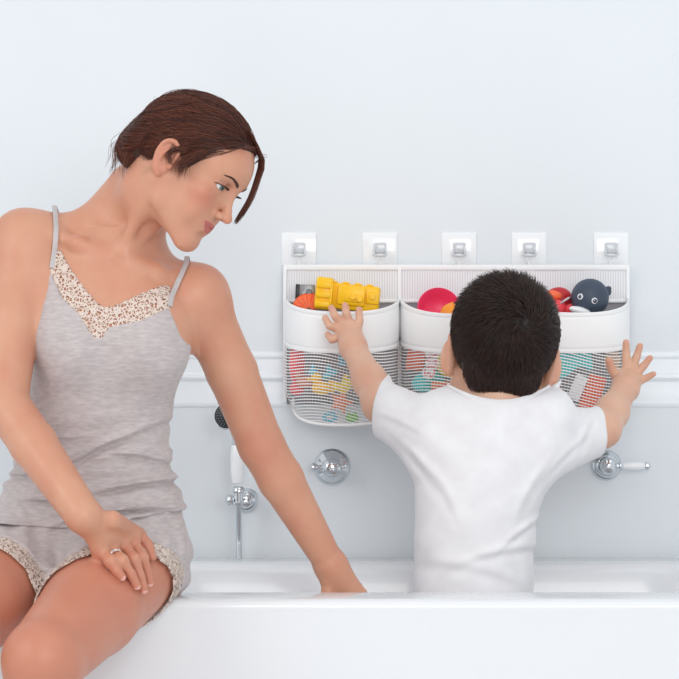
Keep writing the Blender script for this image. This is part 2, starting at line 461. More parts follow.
# ------------------------------------------------------------------ adhesive hooks
m_plate = mat('clear_plate', srgb(247, 249, 251), rough=0.10, coat=0.5)
m_hook = mat('grey_clear_hook', srgb(205, 209, 213), rough=0.12, coat=0.5)
where = ['at the left end of the toy organizer', 'second from the left above the organizer', 'just left of the child\'s head, above the middle pocket',
         'just right of the child\'s head, above the organizer', 'at the right end, above the dark whale toy']
def make_hook():
    e = empty('adhesive_hook', (0, 0, 0))
    bm = bmesh.new(); add_box(bm, (0, -0.0015, 0), (0.070, 0.003, 0.066), bevel=0.0012); obj('plate', bm, m_plate, e)
    bm = bmesh.new()
    add_box(bm, (0, -0.006, 0.002), (0.026, 0.007, 0.022), bevel=0.003)
    add_tube(bm, spline([(-0.010, -0.008, 0.004), (-0.012, -0.012, -0.008), (-0.011, -0.020, -0.013), (0.0, -0.022, -0.015), (0.011, -0.020, -0.013), (0.012, -0.012, -0.008), (0.010, -0.008, 0.004)], 5), 0.0023, 8)
    obj('hook', bm, m_hook, e)
    return e
hk = make_hook()
def copy_tree(o, parent=None):
    c = o.copy(); C.objects.link(c)
    if parent is not None: c.parent = parent
    for ch in list(o.children): copy_tree(ch, c)
    return c
for i, x in enumerate((299, 380, 459, 529, 611)):
    h = hk if i == 0 else copy_tree(hk)
    h.location = at(x, 249, WY)
    tag(h, 'clear square adhesive wall hook ' + where[i], 'hook', 'adhesive hooks on the wall')
# ------------------------------------------------------------------ hanging organizer
BX = [(x - 339.5)*(WY-0.012)/FPX for x in (285, 399.5, 514, 627.5)]
zz = lambda y, D=4.85: CAMZ - (y-339.5)*D/FPX
YB = WY - 0.016
def fabric_mesh(name, thread, period, wu, wv, slant=0.0):
    """open net: threads of the fabric, real holes between them (UV in metres)"""
    m = mat(name, thread, rough=0.7)
    uv = N(m, 'ShaderNodeUVMap'); mp = N(m, 'ShaderNodeMapping'); mp.inputs['Rotation'].default_value = (0, 0, slant)
    L(m, uv.outputs['UV'], mp.inputs['Vector']); sp = N(m, 'ShaderNodeSeparateXYZ'); L(m, mp.outputs['Vector'], sp.inputs[0])
    outs = []
    for o, w, p in ((0, wu, period), (1, wv, period)):
        a = N(m, 'ShaderNodeMath', operation='DIVIDE'); L(m, sp.outputs[o], a.inputs[0]); a.inputs[1].default_value = p
        f = N(m, 'ShaderNodeMath', operation='FRACT'); L(m, a.outputs[0], f.inputs[0])
        l = N(m, 'ShaderNodeMath', operation='LESS_THAN'); L(m, f.outputs[0], l.inputs[0]); l.inputs[1].default_value = w
        outs.append(l)
    mx = N(m, 'ShaderNodeMath', operation='MAXIMUM'); L(m, outs[0].outputs[0], mx.inputs[0]); L(m, outs[1].outputs[0], mx.inputs[1])
    L(m, mx.outputs[0], bsdf(m).inputs['Alpha'])
    return m
m_net = fabric_mesh('white_net', srgb(250, 250, 250), 0.0060, 0.08, 0.33, 0.10)
m_greynet = fabric_mesh('grey_net', srgb(120, 120, 128), 0.0030, 0.45, 0.50, 0.0)
m_band = mat('white_fabric', srgb(250, 250, 250), rough=0.75, sheen=0.2)
nb = N(m_band, 'ShaderNodeTexWave', wave_type='BANDS', bands_direction='X'); nb.inputs['Scale'].default_value = 120; nb.inputs['Distortion'].default_value = 0.3
tcb = N(m_band, 'ShaderNodeTexCoord'); L(m_band, tcb.outputs['Object'], nb.inputs['Vector'])
bb = N(m_band, 'ShaderNodeBump'); bb.inputs['Strength'].default_value = 0.15; bb.inputs['Distance'].default_value = 0.001
L(m_band, nb.outputs['Fac'], bb.inputs['Height']); L(m_band, bb.outputs['Normal'], bsdf(m_band).inputs['Normal'])
m_rib = mat('ribbed_white_mesh', srgb(240, 240, 242), rough=0.8)
tcr = N(m_rib, 'ShaderNodeTexCoord'); wr = N(m_rib, 'ShaderNodeTexWave', wave_type='BANDS', bands_direction='X'); wr.inputs['Scale'].default_value = 62; wr.inputs['Distortion'].default_value = 0.2
L(m_rib, tcr.outputs['Object'], wr.inputs['Vector']); rr = N(m_rib, 'ShaderNodeValToRGB'); rr.color_ramp.elements[0].color = (*srgb(222, 222, 226), 1); rr.color_ramp.elements[1].color = (*srgb(246, 246, 248), 1)
L(m_rib, wr.outputs['Fac'], rr.inputs['Fac']); L(m_rib, rr.outputs['Color'], bsdf(m_rib).inputs['Base Color'])
m_pipe = mat('white_binding', srgb(248, 248, 249), rough=0.6)
m_back_shade = mat('back_shade_grey', srgb(148, 145, 150), rough=0.85)  # grey stands in for the shade inside the pockets

bag = empty('bath_toy_organizer', (0, YB, zz(425)), 'long white three-pocket mesh toy organizer hanging from hooks on the wall', 'organizer')
def sheet(name, P, mt, uv=None, thick=0.0012, parent=bag):
    """P: (nu, nv, 3) grid of points; a real cloth sheet with thickness"""
    nu, nv = P.shape[:2]; bm = bmesh.new(); lay = bm.loops.layers.uv.new('UVMap')
    vs = [[bm.verts.new(P[i, j]) for j in range(nv)] for i in range(nu)]
    for i in range(nu-1):
        for j in range(nv-1):
            f = bm.faces.new((vs[i][j], vs[i+1][j], vs[i+1][j+1], vs[i][j+1]))
            if uv is not None:
                for l, (a, b) in zip(f.loops, ((i, j), (i+1, j), (i+1, j+1), (i, j+1))): l[lay].uv = uv[a, b]
    me = bpy.data.meshes.new(name); bm.to_mesh(me); bm.free(); finish(me, True)
    o = link(name, me, mt, parent)
    if thick:
        s = o.modifiers.new('thickness', 'SOLIDIFY'); s.thickness = thick; s.offset = 0
    return o
def flat_panel(name, x0, x1, z0, z1, y, mt, thick=0.002, wob=0.0):
    xs = np.linspace(x0, x1, 40); zs = np.linspace(z0, z1, 10)
    P = np.zeros((40, 10, 3)); UV = np.zeros((40, 10, 2))
    for i, x in enumerate(xs):
        for j, z in enumerate(zs):
            P[i, j] = (x, y + wob*math.sin(x*38+z*20), z); UV[i, j] = (x, z)
    return sheet(name, P, mt, UV, thick)
zt = zz(266)
# header panel, one piece per pocket, and below it pocket backs greyed to imitate the shade inside
for i in range(3):
    x0, x1 = BX[i], BX[i+1]
    tag(flat_panel('header_panel', x0, x1, zz(303), zt, YB, m_rib, 0.002, 0.0008))
    flat_panel('shaded_back', x0+0.004, x1-0.004, zz(404), zz(302), YB+0.001, m_back_shade, 0.0015)
bm = bmesh.new()
for z in (zt-0.003,): add_box(bm, ((BX[0]+BX[3])/2, YB-0.0015, z), (BX[3]-BX[0]+0.006, 0.005, 0.011), bevel=0.0018)
obj('top_binding', bm, m_pipe, bag)
for i in range(4):
    bm = bmesh.new(); add_box(bm, (BX[i], YB-0.0015, (zt+0.002+zz(402))/2), (0.007, 0.0062, zt+0.002-zz(402)), bevel=0.0018); obj('seam_binding', bm, m_pipe, bag)
bm = bmesh.new(); add_box(bm, ((BX[0]+BX[3])/2, YB-0.0015, zz(301)), (BX[3]-BX[0], 0.004, 0.006), bevel=0.0015); obj('seam_binding', bm, m_pipe, bag)
for i, x in enumerate((299, 380, 459, 529, 611)):   # loops that hang on the hooks
    c = at(x, 256, WY-0.02)
    bm = bmesh.new(); add_tube(bm, spline([c+Vector((0.000, 0.006, -0.018)), c+Vector((-0.005, -0.001, 0.0)), c+Vector((0, -0.0015, 0.0035)), c+Vector((0.005, -0.001, 0.0)), c+Vector((0.000, 0.006, -0.018))], 5), 0.0012, 6)
    obj('hanging_loop', bm, m_pipe, bag)
DEP = 0.135
for i in range(3):
    x0, x1 = BX[i]+0.002, BX[i+1]-0.002; xc = (x0+x1)/2; w = (x1-x0)/2
    nt = 61; T = np.linspace(0, 1, nt)
    def pt(t, z, out=0.0, i=i, x0=x0, x1=x1, xc=xc, w=w):
        c, s = math.cos(math.pi*t), math.sin(math.pi*t)
        X = xc - (w+out)*(abs(c)**0.80)*math.copysign(1, c)
        return (X, YB - 0.003 - (DEP+out)*(max(s, 0)**0.85), z)
    s_ = np.sin(np.pi*T)
    sag = [0.0, 0.004, 0.002][i]
    top = zz(299) - (0.031+sag)*s_**1.0; bot = zz(341) - 0.020*s_**0.9
    low = zz(399) - (0.048)*s_**0.55
    arc = np.concatenate([[0], np.cumsum(np.hypot(*(np.diff([pt(t, 0)[:2] for t in T], axis=0).T)))])
    P = np.array([[pt(t, top[a]*(1-v)+bot[a]*v, 0.0025*math.sin(math.pi*v)) for v in np.linspace(0, 1, 8)] for a, t in enumerate(T)])
    UV = np.array([[(arc[a], P[a, j, 2]) for j in range(8)] for a in range(nt)])
    sheet('pocket_band', P, m_band, UV, 0.002)
    for e in (top, bot):
        bm = bmesh.new()
        pts = [Vector(pt(t, e[a], 0.001)) for a, t in enumerate(T)]
        add_ribbon(bm, pts, [Vector((p[0]-xc, p[1]-YB-0.02, 0)).normalized() for p in pts], 0.008, 0.0035)
        obj('band_binding', bm, m_pipe, bag)
    def bulge(v): return 0.006*math.sin(math.pi*min(1, v*1.2)) - 0.03*max(0, v-0.75)**1.5*4
    P = np.array([[pt(t, bot[a]*(1-v)+low[a]*v, bulge(v)) for v in np.linspace(0, 1, 16)] for a, t in enumerate(T)])
    UV = np.array([[(arc[a], P[a, j, 2] + 0.006*math.sin(arc[a]*30)) for j in range(16)] for a in range(nt)])
    tag(sheet('net_pocket', P, m_net, UV, 0.0), 'see-through white net')
    # bottom piping and base
    bm = bmesh.new(); add_tube(bm, [Vector(P[a, -1]) for a in range(nt)], 0.0032, 8); obj('bottom_piping', bm, m_pipe, bag)
    B = np.array([[(1-v)*P[a, -1] + v*np.array([P[a, -1, 0], YB-0.003, low[a]]) for v in np.linspace(0, 1, 6)] for a in range(nt)])
    UVB = np.array([[(B[a, j, 0], B[a, j, 1]) for j in range(6)] for a in range(nt)])
    sheet('pocket_base', B, m_band, UVB, 0.0015)

# ------------------------------------------------------------------ toys
def plastic(name, c, rough=0.35): return mat(name, srgb(*c), rough=rough, sss=0.05, sss_scale=0.004)
M_Y = plastic('yellow_plastic', (255, 200, 12)); M_O = plastic('orange_plastic', (250, 110, 62)); M_P = plastic('pink_plastic', (248, 66, 112))
M_R = plastic('red_plastic', (196, 34, 44)); M_T = plastic('turquoise_plastic', (60, 214, 214)); M_B = plastic('sky_blue_plastic', (96, 196, 224))
M_G = plastic('green_plastic', (140, 214, 92)); M_W = plastic('white_plastic', (244, 244, 246)); M_N = plastic('slate_rubber', (62, 74, 92), 0.5)
M_OR = plastic('light_orange_plastic', (255, 156, 40)); M_CR = plastic('coral_plastic', (246, 74, 84)); M_GR = mat('grey_metal_paint', srgb(150, 152, 155), rough=0.3, metal=0.4)
M_YL = plastic('pale_yellow_plastic', (255, 226, 84))
def Ry(a): return Matrix.Rotation(math.radians(a), 3, 'Y')
def Rx(a): return Matrix.Rotation(math.radians(a), 3, 'X')
def Rz(a): return Matrix.Rotation(math.radians(a), 3, 'Z')
def pbox(bm, o, R, c, s, bev=0.002): add_box(bm, Vector(o) + R @ Vector(c), s, R, bev)
def pdisc(bm, o, R, c, ax, r, h, n=24):
    add_lathe(bm, [(0, -h/2), (r*0.9, -h/2), (r, -h/2+r*0.1), (r, h/2-r*0.1), (r*0.9, h/2), (0, h/2)], Vector(o) + R @ Vector(c), R @ Vector(ax), n)
def blob(bm, o, R, c, s, sub=3):
    r = bmesh.ops.create_icosphere(bm, subdivisions=sub, radius=1.0)
    M = Matrix.Translation(Vector(o) + R @ Vector(c)) @ R.to_4x4() @ Matrix.Diagonal((s[0], s[1], s[2], 1))
    bmesh.ops.transform(bm, matrix=M, verts=r['verts'])

# yellow toy digger lying in the left pocket
o = at(348, 297, 4.765); R = Ry(6) @ Rz(-4)
tk = empty('toy_digger', o, 'bright yellow plastic toy digger lying on top of the left pocket', 'toy')
bm = bmesh.new()
pbox(bm, o, R, (0.004, 0, 0), (0.118, 0.040, 0.052), 0.006); pbox(bm, o, R, (0.008, -0.020, 0.003), (0.056, 0.014, 0.040), 0.005)
pbox(bm, o, R, (0.012, -0.026, -0.002), (0.034, 0.008, 0.016), 0.003); pbox(bm, o, R, (0.050, -0.016, 0.002), (0.026, 0.018, 0.024), 0.004)
for q in range(4): pbox(bm, o, R, (-0.030+q*0.024, 0, 0.027), (0.012, 0.034, 0.004), 0.0015)
obj('body', bm, M_Y, tk)
bm = bmesh.new(); pbox(bm, o, R, (-0.047, -0.006, 0.002), (0.034, 0.050, 0.064), 0.006)
for q in range(3): pbox(bm, o, R, (-0.047, -0.033, 0.018-q*0.019), (0.030, 0.006, 0.012), 0.0025)
pbox(bm, o, R, (-0.032, -0.029, -0.004), (0.006, 0.010, 0.052), 0.002)
cab = obj('cab', bm, M_Y, tk)
bm = bmesh.new()
for q in range(3): pbox(bm, o, R, (-0.044+q*0.005, -0.0335, -0.022), (0.0022, 0.002, 0.007), 0.0004)
tag(obj('sticker', bm, M_R, cab), 'small red marking')
for cx_, cz_ in ((0.012, 0.001), (0.026, -0.002), (0.050, 0.006)):
    bm = bmesh.new(); pdisc(bm, o, R, (cx_, -0.031 if cx_ < 0.04 else -0.026, cz_), (0, 1, 0), 0.0062, 0.008); obj('wheel_hub', bm, M_Y, tk)
# grey toy box with black side
o = at(305, 293, 4.80); R = Ry(2)
gt = empty('toy_camera', o, 'small grey toy box with a black edge, at the left end of the left pocket', 'toy')
bm = bmesh.new(); pbox(bm, o, R, (0.004, 0, 0), (0.032, 0.028, 0.034), 0.002); pdisc(bm, o, R, (0.004, -0.014, -0.002), (0, 1, 0), 0.010, 0.006); obj('body', bm, M_GR, gt)
bm = bmesh.new(); pbox(bm, o, R, (-0.015, -0.001, 0.0), (0.008, 0.030, 0.034), 0.0015); obj('side_grip', bm, m_black, gt)
bm = bmesh.new(); pdisc(bm, o, R, (0.008, -0.018, 0.002), (0, 1, 0), 0.0062, 0.003); tag(obj('lens', bm, mat('dark_glass', (0.02, 0.03, 0.03), rough=0.05), gt), 'dark round lens')
# orange ribbed shell
o = at(309, 310, 4.79); bm = bmesh.new(); nR = 9; ring_prev = None
for a in range(13):
    rho = 0.004 + 0.028*a/12; ring = []
    for b_ in range(73):
        th = math.radians(-10 + 200*b_/72); bump_ = 0.0022*abs(math.sin(nR*math.pi*b_/72))*a/12
        z_ = rho*math.sin(th); x_ = rho*math.cos(th); dep = 0.016*math.sqrt(max(0, 1-(a/12.3)**2)) + bump_
        ring.append(bm.verts.new(o + Ry(-18) @ Vector((x_, -dep, z_))))
    if ring_prev:
        for b_ in range(72): bm.faces.new((ring_prev[b_], ring_prev[b_+1], ring[b_+1], ring[b_]))
    ring_prev = ring
osh = obj('toy_shell', bm, M_O); s = osh.modifiers.new('thickness', 'SOLIDIFY'); s.thickness = 0.003
tag(osh, 'orange ribbed toy shell half hidden beside the yellow digger', 'toy')
# coral ball behind the net
def stub(name, mt, x, y, D, label, fn, group='bath toys seen through the net'):
    o = at(x, y, D); bm = bmesh.new(); fn(bm, o); ob = obj(name, bm, mt); tag(ob, label, 'toy', group); return ob
I3 = Matrix.Identity(3)
stub('toy_fish', M_CR, 297, 366, 4.79, 'long coral red toy fish standing at the left edge of the left net', lambda bm, o: (blob(bm, o, I3, (0, 0, 0.004), (0.016, 0.024, 0.042)), blob(bm, o, I3, (0, 0, -0.045), (0.015, 0.010, 0.014)), blob(bm, o, I3, (0.0, -0.02, 0.01), (0.006, 0.008, 0.016))))
def duck(bm, o, R=I3, s=1.0):
    blob(bm, o, R, (0, 0, 0), (0.022*s, 0.016*s, 0.015*s)); blob(bm, o, R, (-0.012*s, -0.002, 0.020*s), (0.012*s, 0.011*s, 0.012*s))
    blob(bm, o, R, (-0.026*s, -0.003, 0.019*s), (0.006*s, 0.005*s, 0.003*s)); blob(bm, o, R, (0.020*s, 0, 0.010*s), (0.009*s, 0.006*s, 0.006*s)); blob(bm, o, R, (0.004*s, -0.014*s, 0.002*s), (0.012*s, 0.005*s, 0.008*s))
stub('toy_duck', M_Y, 322, 388, 4.75, 'yellow toy duck behind the left net, left of the child\'s forearm', lambda bm, o: duck(bm, o, I3, 0.95))
stub('toy_duck', M_YL, 345, 386, 4.752, 'paler yellow toy duck behind the left net, beside the child\'s forearm', lambda bm, o: duck(bm, o, Ry(-60), 0.8))
stub('toy_boat', M_B, 330, 374, 4.755, 'light blue toy boat behind the left net, above the yellow ducks', lambda bm, o: (blob(bm, o, Ry(-28), (0, 0, 0), (0.018, 0.010, 0.008)), blob(bm, o, Ry(-28), (0.003, 0, 0.010), (0.006, 0.005, 0.008))))
stub('toy_drop', M_B, 313, 372, 4.755, 'small blue drop-shaped toy behind the left net', lambda bm, o: (blob(bm, o, I3, (0, 0, 0), (0.009, 0.008, 0.008)), blob(bm, o, I3, (0, 0, 0.009), (0.004, 0.004, 0.007))))
stub('toy_bottle', M_B, 342, 360, 4.755, 'small blue toy bottle behind the left net, under the white band', lambda bm, o: (pdisc(bm, o, I3, (0, 0, 0), (0, 0, 1), 0.008, 0.022), pdisc(bm, o, I3, (0, 0, 0.015), (0, 0, 1), 0.004, 0.012)))
def star(bm, o, R, r1, r2, th, n=5):
    vs = [Vector(o) + R @ Vector((math.sin(math.pi*i/n)*(r1 if i % 2 == 0 else r2), 0, math.cos(math.pi*i/n)*(r1 if i % 2 == 0 else r2))) for i in range(2*n)]
    f = bm.verts.new(Vector(o) + R @ Vector((0, -th, 0))); b = bm.verts.new(Vector(o) + R @ Vector((0, th, 0)))
    V = [bm.verts.new(v) for v in vs]
    for i in range(2*n): j = (i+1) % (2*n); bm.faces.new((f, V[i], V[j])); bm.faces.new((b, V[j], V[i]))
stub('toy_starfish', plastic('brick_orange', (236, 138, 96)), 341, 402, 4.75, 'dull orange toy starfish low behind the left net', lambda bm, o: star(bm, o, Ry(20), 0.026, 0.012, 0.008))
stub('toy_crab', plastic('brown_orange', (214, 128, 96)), 305, 382, 4.765, 'brownish toy crab behind the left net, next to the coral fish', lambda bm, o: (blob(bm, o, I3, (0, 0, 0), (0.018, 0.012, 0.012)), blob(bm, o, I3, (0.016, -0.003, 0.012), (0.006, 0.005, 0.008)), blob(bm, o, I3, (-0.014, -0.003, 0.013), (0.006, 0.005, 0.008))))
stub('toy_ring', M_B, 330, 417, 4.765, 'small blue toy ring at the bottom of the left net', lambda bm, o: add_tube(bm, [o + Vector((0.012*math.cos(t), 0, 0.007*math.sin(t))) for t in np.linspace(0, 6.2, 20)], 0.0035, 8))
stub('toy_frog', M_G, 352, 418, 4.77, 'small green toy frog at the bottom of the left net', lambda bm, o: (blob(bm, o, I3, (0, 0, 0), (0.014, 0.012, 0.008)), blob(bm, o, I3, (-0.006, 0, 0.008), (0.004, 0.004, 0.004)), blob(bm, o, I3, (0.006, 0, 0.008), (0.004, 0.004, 0.004))))
# middle pocket
o = at(439, 309, 4.775); ax = Vector((0.10, -1, 0.30)).normalized()
bm = bmesh.new(); add_lathe(bm, [(0, -0.030), (0.020, -0.028), (0.034, -0.018), (0.0420, 0.0), (0.0440, 0.003), (0.0425, 0.005), (0.0395, 0.002), (0.032, -0.015), (0.019, -0.024), (0, -0.026)], o, ax, 48)
tag(obj('toy_bowl', bm, M_P), 'bright pink toy bowl standing open in the middle pocket', 'toy')
o = at(452, 315, 4.735); bm = bmesh.new(); blob(bm, o, I3, (0, 0, 0), (0.024, 0.022, 0.024), 4); pdisc(bm, o, I3, (0, 0, 0.024), (0, 0, 1), 0.003, 0.003)
tag(obj('toy_ball', bm, M_OR), 'light orange toy ball in front of the pink bowl', 'toy')
def brick(bm, o, R, w, h, nx=2, nz=3):
    pbox(bm, o, R, (0, 0, 0), (w, 0.022, h), 0.003)
    for a in range(nx):
        for b_ in range(nz): pdisc(bm, o, R, ((a-(nx-1)/2)*w/nx, -0.012, (b_-(nz-1)/2)*h/nz), (0, 1, 0), min(w/nx, h/nz)*0.3, 0.006, 16)
stub('toy_brick', M_O, 416, 358, 4.79, 'orange studded toy brick at the left edge of the middle net', lambda bm, o: brick(bm, o, Ry(8), 0.036, 0.050))
stub('toy_whale', M_T, 428, 381, 4.765, 'turquoise toy whale low in the middle net, under the orange brick', lambda bm, o: (blob(bm, o, Ry(-15), (0, 0, 0), (0.034, 0.018, 0.021)), blob(bm, o, Ry(-15), (0.034, 0, 0.012), (0.012, 0.006, 0.010)), blob(bm, o, Ry(-15), (-0.010, -0.014, -0.006), (0.010, 0.006, 0.004))))
o = at(431, 363, 4.735); fo = empty('foam_toy', o, 'white foam toy piece with a curly red outline, in the middle net', 'toy', 'bath toys seen through the net')
bm = bmesh.new()
for a, b_, r_ in ((0, .020, .014), (0.002, 0.0, .013), (-0.002, -.020, .013)): pdisc(bm, o, Ry(8), (a, 0, b_), (0, 1, 0), r_, 0.007)
obj('foam_body', bm, M_W, fo)
bm = bmesh.new(); sq = [(-0.009, .026), (-.002, .020), (.006, .028), (.008, .018), (-.004, .012), (-.009, .004), (.003, .002), (.009, .008), (.009, -.006), (-.003, -.008), (-.010, -.014), (-.008, -.026), (-.001, -.018), (.003, -.027), (.009, -.020), (.008, -.012)]
add_tube(bm, spline([tuple(o + Ry(8) @ Vector((a, -0.0042, b_))) for a, b_ in sq], 4), 0.0011, 6)
tag(obj('outline', bm, M_CR, fo), 'curly red outline')
stub('toy_disc', M_YL, 450, 362, 4.755, 'yellow toy disc in the middle net, behind the child\'s ear', lambda bm, o: (pdisc(bm, o, I3, (0, 0, 0), (0, 1, 0), 0.030, 0.014, 32), pdisc(bm, o, I3, (0, -0.008, 0), (0, 1, 0), 0.018, 0.006, 32)))
stub('toy_brick', plastic('peach_plastic', (240, 142, 98)), 444, 386, 4.74, 'dull orange studded toy brick low in the middle net, above the child\'s shoulder', lambda bm, o: brick(bm, o, Ry(4), 0.050, 0.018, 3, 1))
# right pocket
o = at(590, 297.5, 4.755); wl = empty('toy_whale', o, 'round slate grey rubber whale with white-ringed eyes in the right pocket', 'toy')
bm = bmesh.new(); blob(bm, o, I3, (0, 0, 0), (0.0375, 0.034, 0.0375), 5); blob(bm, o, I3, (0.034, 0.012, 0.012), (0.010, 0.008, 0.010), 3); blob(bm, o, I3, (0.038, 0.012, 0.018), (0.006, 0.006, 0.005), 3)
obj('body', bm, M_N, wl)
bm = bmesh.new(); blob(bm, o, Ry(14), (-0.015, -0.022, -0.031), (0.022, 0.013, 0.008), 4); tag(obj('belly', bm, M_W, wl), 'white belly')
for ex, ey in ((578.7, 296.8), (592.8, 301.1)):
    xx = (ex-590)/504; z_ = -(ey-297.5)/504; d = Vector((xx, -math.sqrt(max(0, 0.0375**2-xx*xx-z_*z_))*0.907, z_)); nn = d.normalized()
    bm = bmesh.new(); add_lathe(bm, [(0, 0.0018), (0.0052, 0.0016), (0.0062, -0.0005), (0.0062, -0.004)], o + d, nn, 24); e = obj('eye', bm, M_W, wl)
    bm = bmesh.new(); add_lathe(bm, [(0, 0.0030), (0.003, 0.0027), (0.0043, 0.0016), (0.0043, -0.001)], o + d + Vector((0.0004, 0, 0)), nn, 24); pu = obj('pupil', bm, M_N, e)
    bm = bmesh.new(); blob(bm, o + d + nn*0.003, I3, (-0.0012, 0, 0.0014), (0.0012, 0.0006, 0.0012), 2); obj('eye_glint', bm, M_W, e)
o = at(557, 299, 4.785); ct = empty('toy_crab', o, 'dark red toy crab with an orange arm between the child\'s head and the whale', 'toy')
bm = bmesh.new(); blob(bm, o, I3, (0.004, 0.006, 0), (0.028, 0.020, 0.024), 4); obj('body', bm, M_R, ct)
bm = bmesh.new(); blob(bm, o, Ry(12), (-0.010, -0.020, 0.006), (0.017, 0.008, 0.009), 4); tag(obj('arm', bm, M_O, ct), 'orange oval arm')
bm = bmesh.new(); blob(bm, o, I3, (-0.004, -0.026, -0.018), (0.020, 0.012, 0.017), 4); blob(bm, o, I3, (0.024, -0.022, -0.022), (0.012, 0.010, 0.012), 3); tag(obj('claw', bm, M_CR, ct), 'coral red claw')
bm = bmesh.new(); add_tube(bm, spline([o + Vector((0.003, -0.034, -0.010)), o + Vector((0.013, -0.034, -0.003)), o + Vector((0.024, -0.032, 0.003))], 5), [0.001]+[0.0024]*9+[0.001], 8)
tag(obj('toy_spoon', bm, mat('steel_grey', srgb(190, 192, 196), rough=0.25, metal=0.7)), 'thin silver grey stick lying between the red crab and the whale', 'toy')
def prism(bm, o, R, pts, th):
    A = [bm.verts.new(Vector(o) + R @ Vector((a, -th/2, b_))) for a, b_ in pts]; B = [bm.verts.new(Vector(o) + R @ Vector((a, th/2, b_))) for a, b_ in pts]
    n = len(pts); bm.faces.new(A); bm.faces.new(B[::-1])
    for i in range(n): j = (i+1) % n; bm.faces.new((A[i], B[i], B[j], A[j]))
tl = [tuple(p) for p in spline([(-0.055, .006), (-0.045, .028), (-0.02, .032), (0.005, .024), (0.020, .020), (0.030, .028), (0.036, .026), (0.034, .010), (0.036, -.010), (0.030, -.016), (0.016, -.008), (0.0, -.014), (-.018, -.030), (-.042, -.028), (-0.055, .006)], 4)[:-1]]
def wtail(bm, o):
    prism(bm, o, I3, tl, 0.020); bmesh.ops.bevel(bm, geom=list(bm.edges), offset=0.0015, segments=1, affect='EDGES')
stub('toy_fish', M_T, 574, 362, 4.765, 'large turquoise toy fish with a forked tail behind the right net', wtail)
def card(bm, o):
    R = Ry(24); pbox(bm, o, R, (0, 0, 0), (0.024, 0.010, 0.050), 0.002)
    for a in range(3):
        for b_ in range(5): pdisc(bm, o, R, ((a-1)*0.0068, -0.006, (b_-2)*0.0092), (0, 1, 0), 0.0024, 0.004, 10)
stub('toy_domino', M_W, 577.5, 387.5, 4.735, 'white dotted toy block tilted against the right net', card)
def ribbed(bm, o):
    R = Ry(20); pbox(bm, o, R, (0, 0, 0), (0.036, 0.026, 0.072), 0.004)
    for q in range(6): pbox(bm, o, R, (0, -0.014, (q-2.5)*0.0115), (0.034, 0.006, 0.006), 0.0018)
stub('toy_block', M_O, 592, 393, 4.76, 'orange ribbed toy block behind the right net, beside the white dotted block', ribbed)
stub('toy_frog', M_G, 607, 404, 4.77, 'light green toy frog low behind the right net, next to the child\'s forearm', lambda bm, o: (blob(bm, o, Ry(20), (0, 0, 0), (0.012, 0.014, 0.024)), blob(bm, o, Ry(20), (-.005, -.004, 0.022), (0.005, 0.005, 0.006)), blob(bm, o, Ry(20), (.006, -.004, 0.022), (0.005, 0.005, 0.006))))
stub('toy_starfish', M_O, 552, 391, 4.765, 'orange toy starfish behind the right net, beside the child\'s ear', lambda bm, o: star(bm, o, Ry(10), 0.024, 0.013, 0.009))
stub('toy_car', plastic('sand_plastic', (226, 186, 150)), 612, 360, 4.785, 'sand-coloured toy car behind the right net, by the child\'s thumb', lambda bm, o: (pbox(bm, o, Ry(10), (0, 0, 0), (0.030, 0.02, 0.022), 0.004), pbox(bm, o, Ry(10), (0, 0, 0.016), (0.018, 0.018, 0.014), 0.004), pdisc(bm, o, Ry(10), (-.009, -.011, -.011), (0, 1, 0), 0.006, 0.005), pdisc(bm, o, Ry(10), (.009, -.011, -.011), (0, 1, 0), 0.006, 0.005)))
stub('toy_cube', plastic('clear_plastic', (232, 236, 240)), 566, 408, 4.74, 'pale toy cube at the bottom of the right net', lambda bm, o: (pbox(bm, o, Ry(-20), (0, 0, 0), (0.024, 0.02, 0.024), 0.003), pdisc(bm, o, Ry(-20), (0, -.011, 0), (0, 1, 0), 0.006, 0.004)))
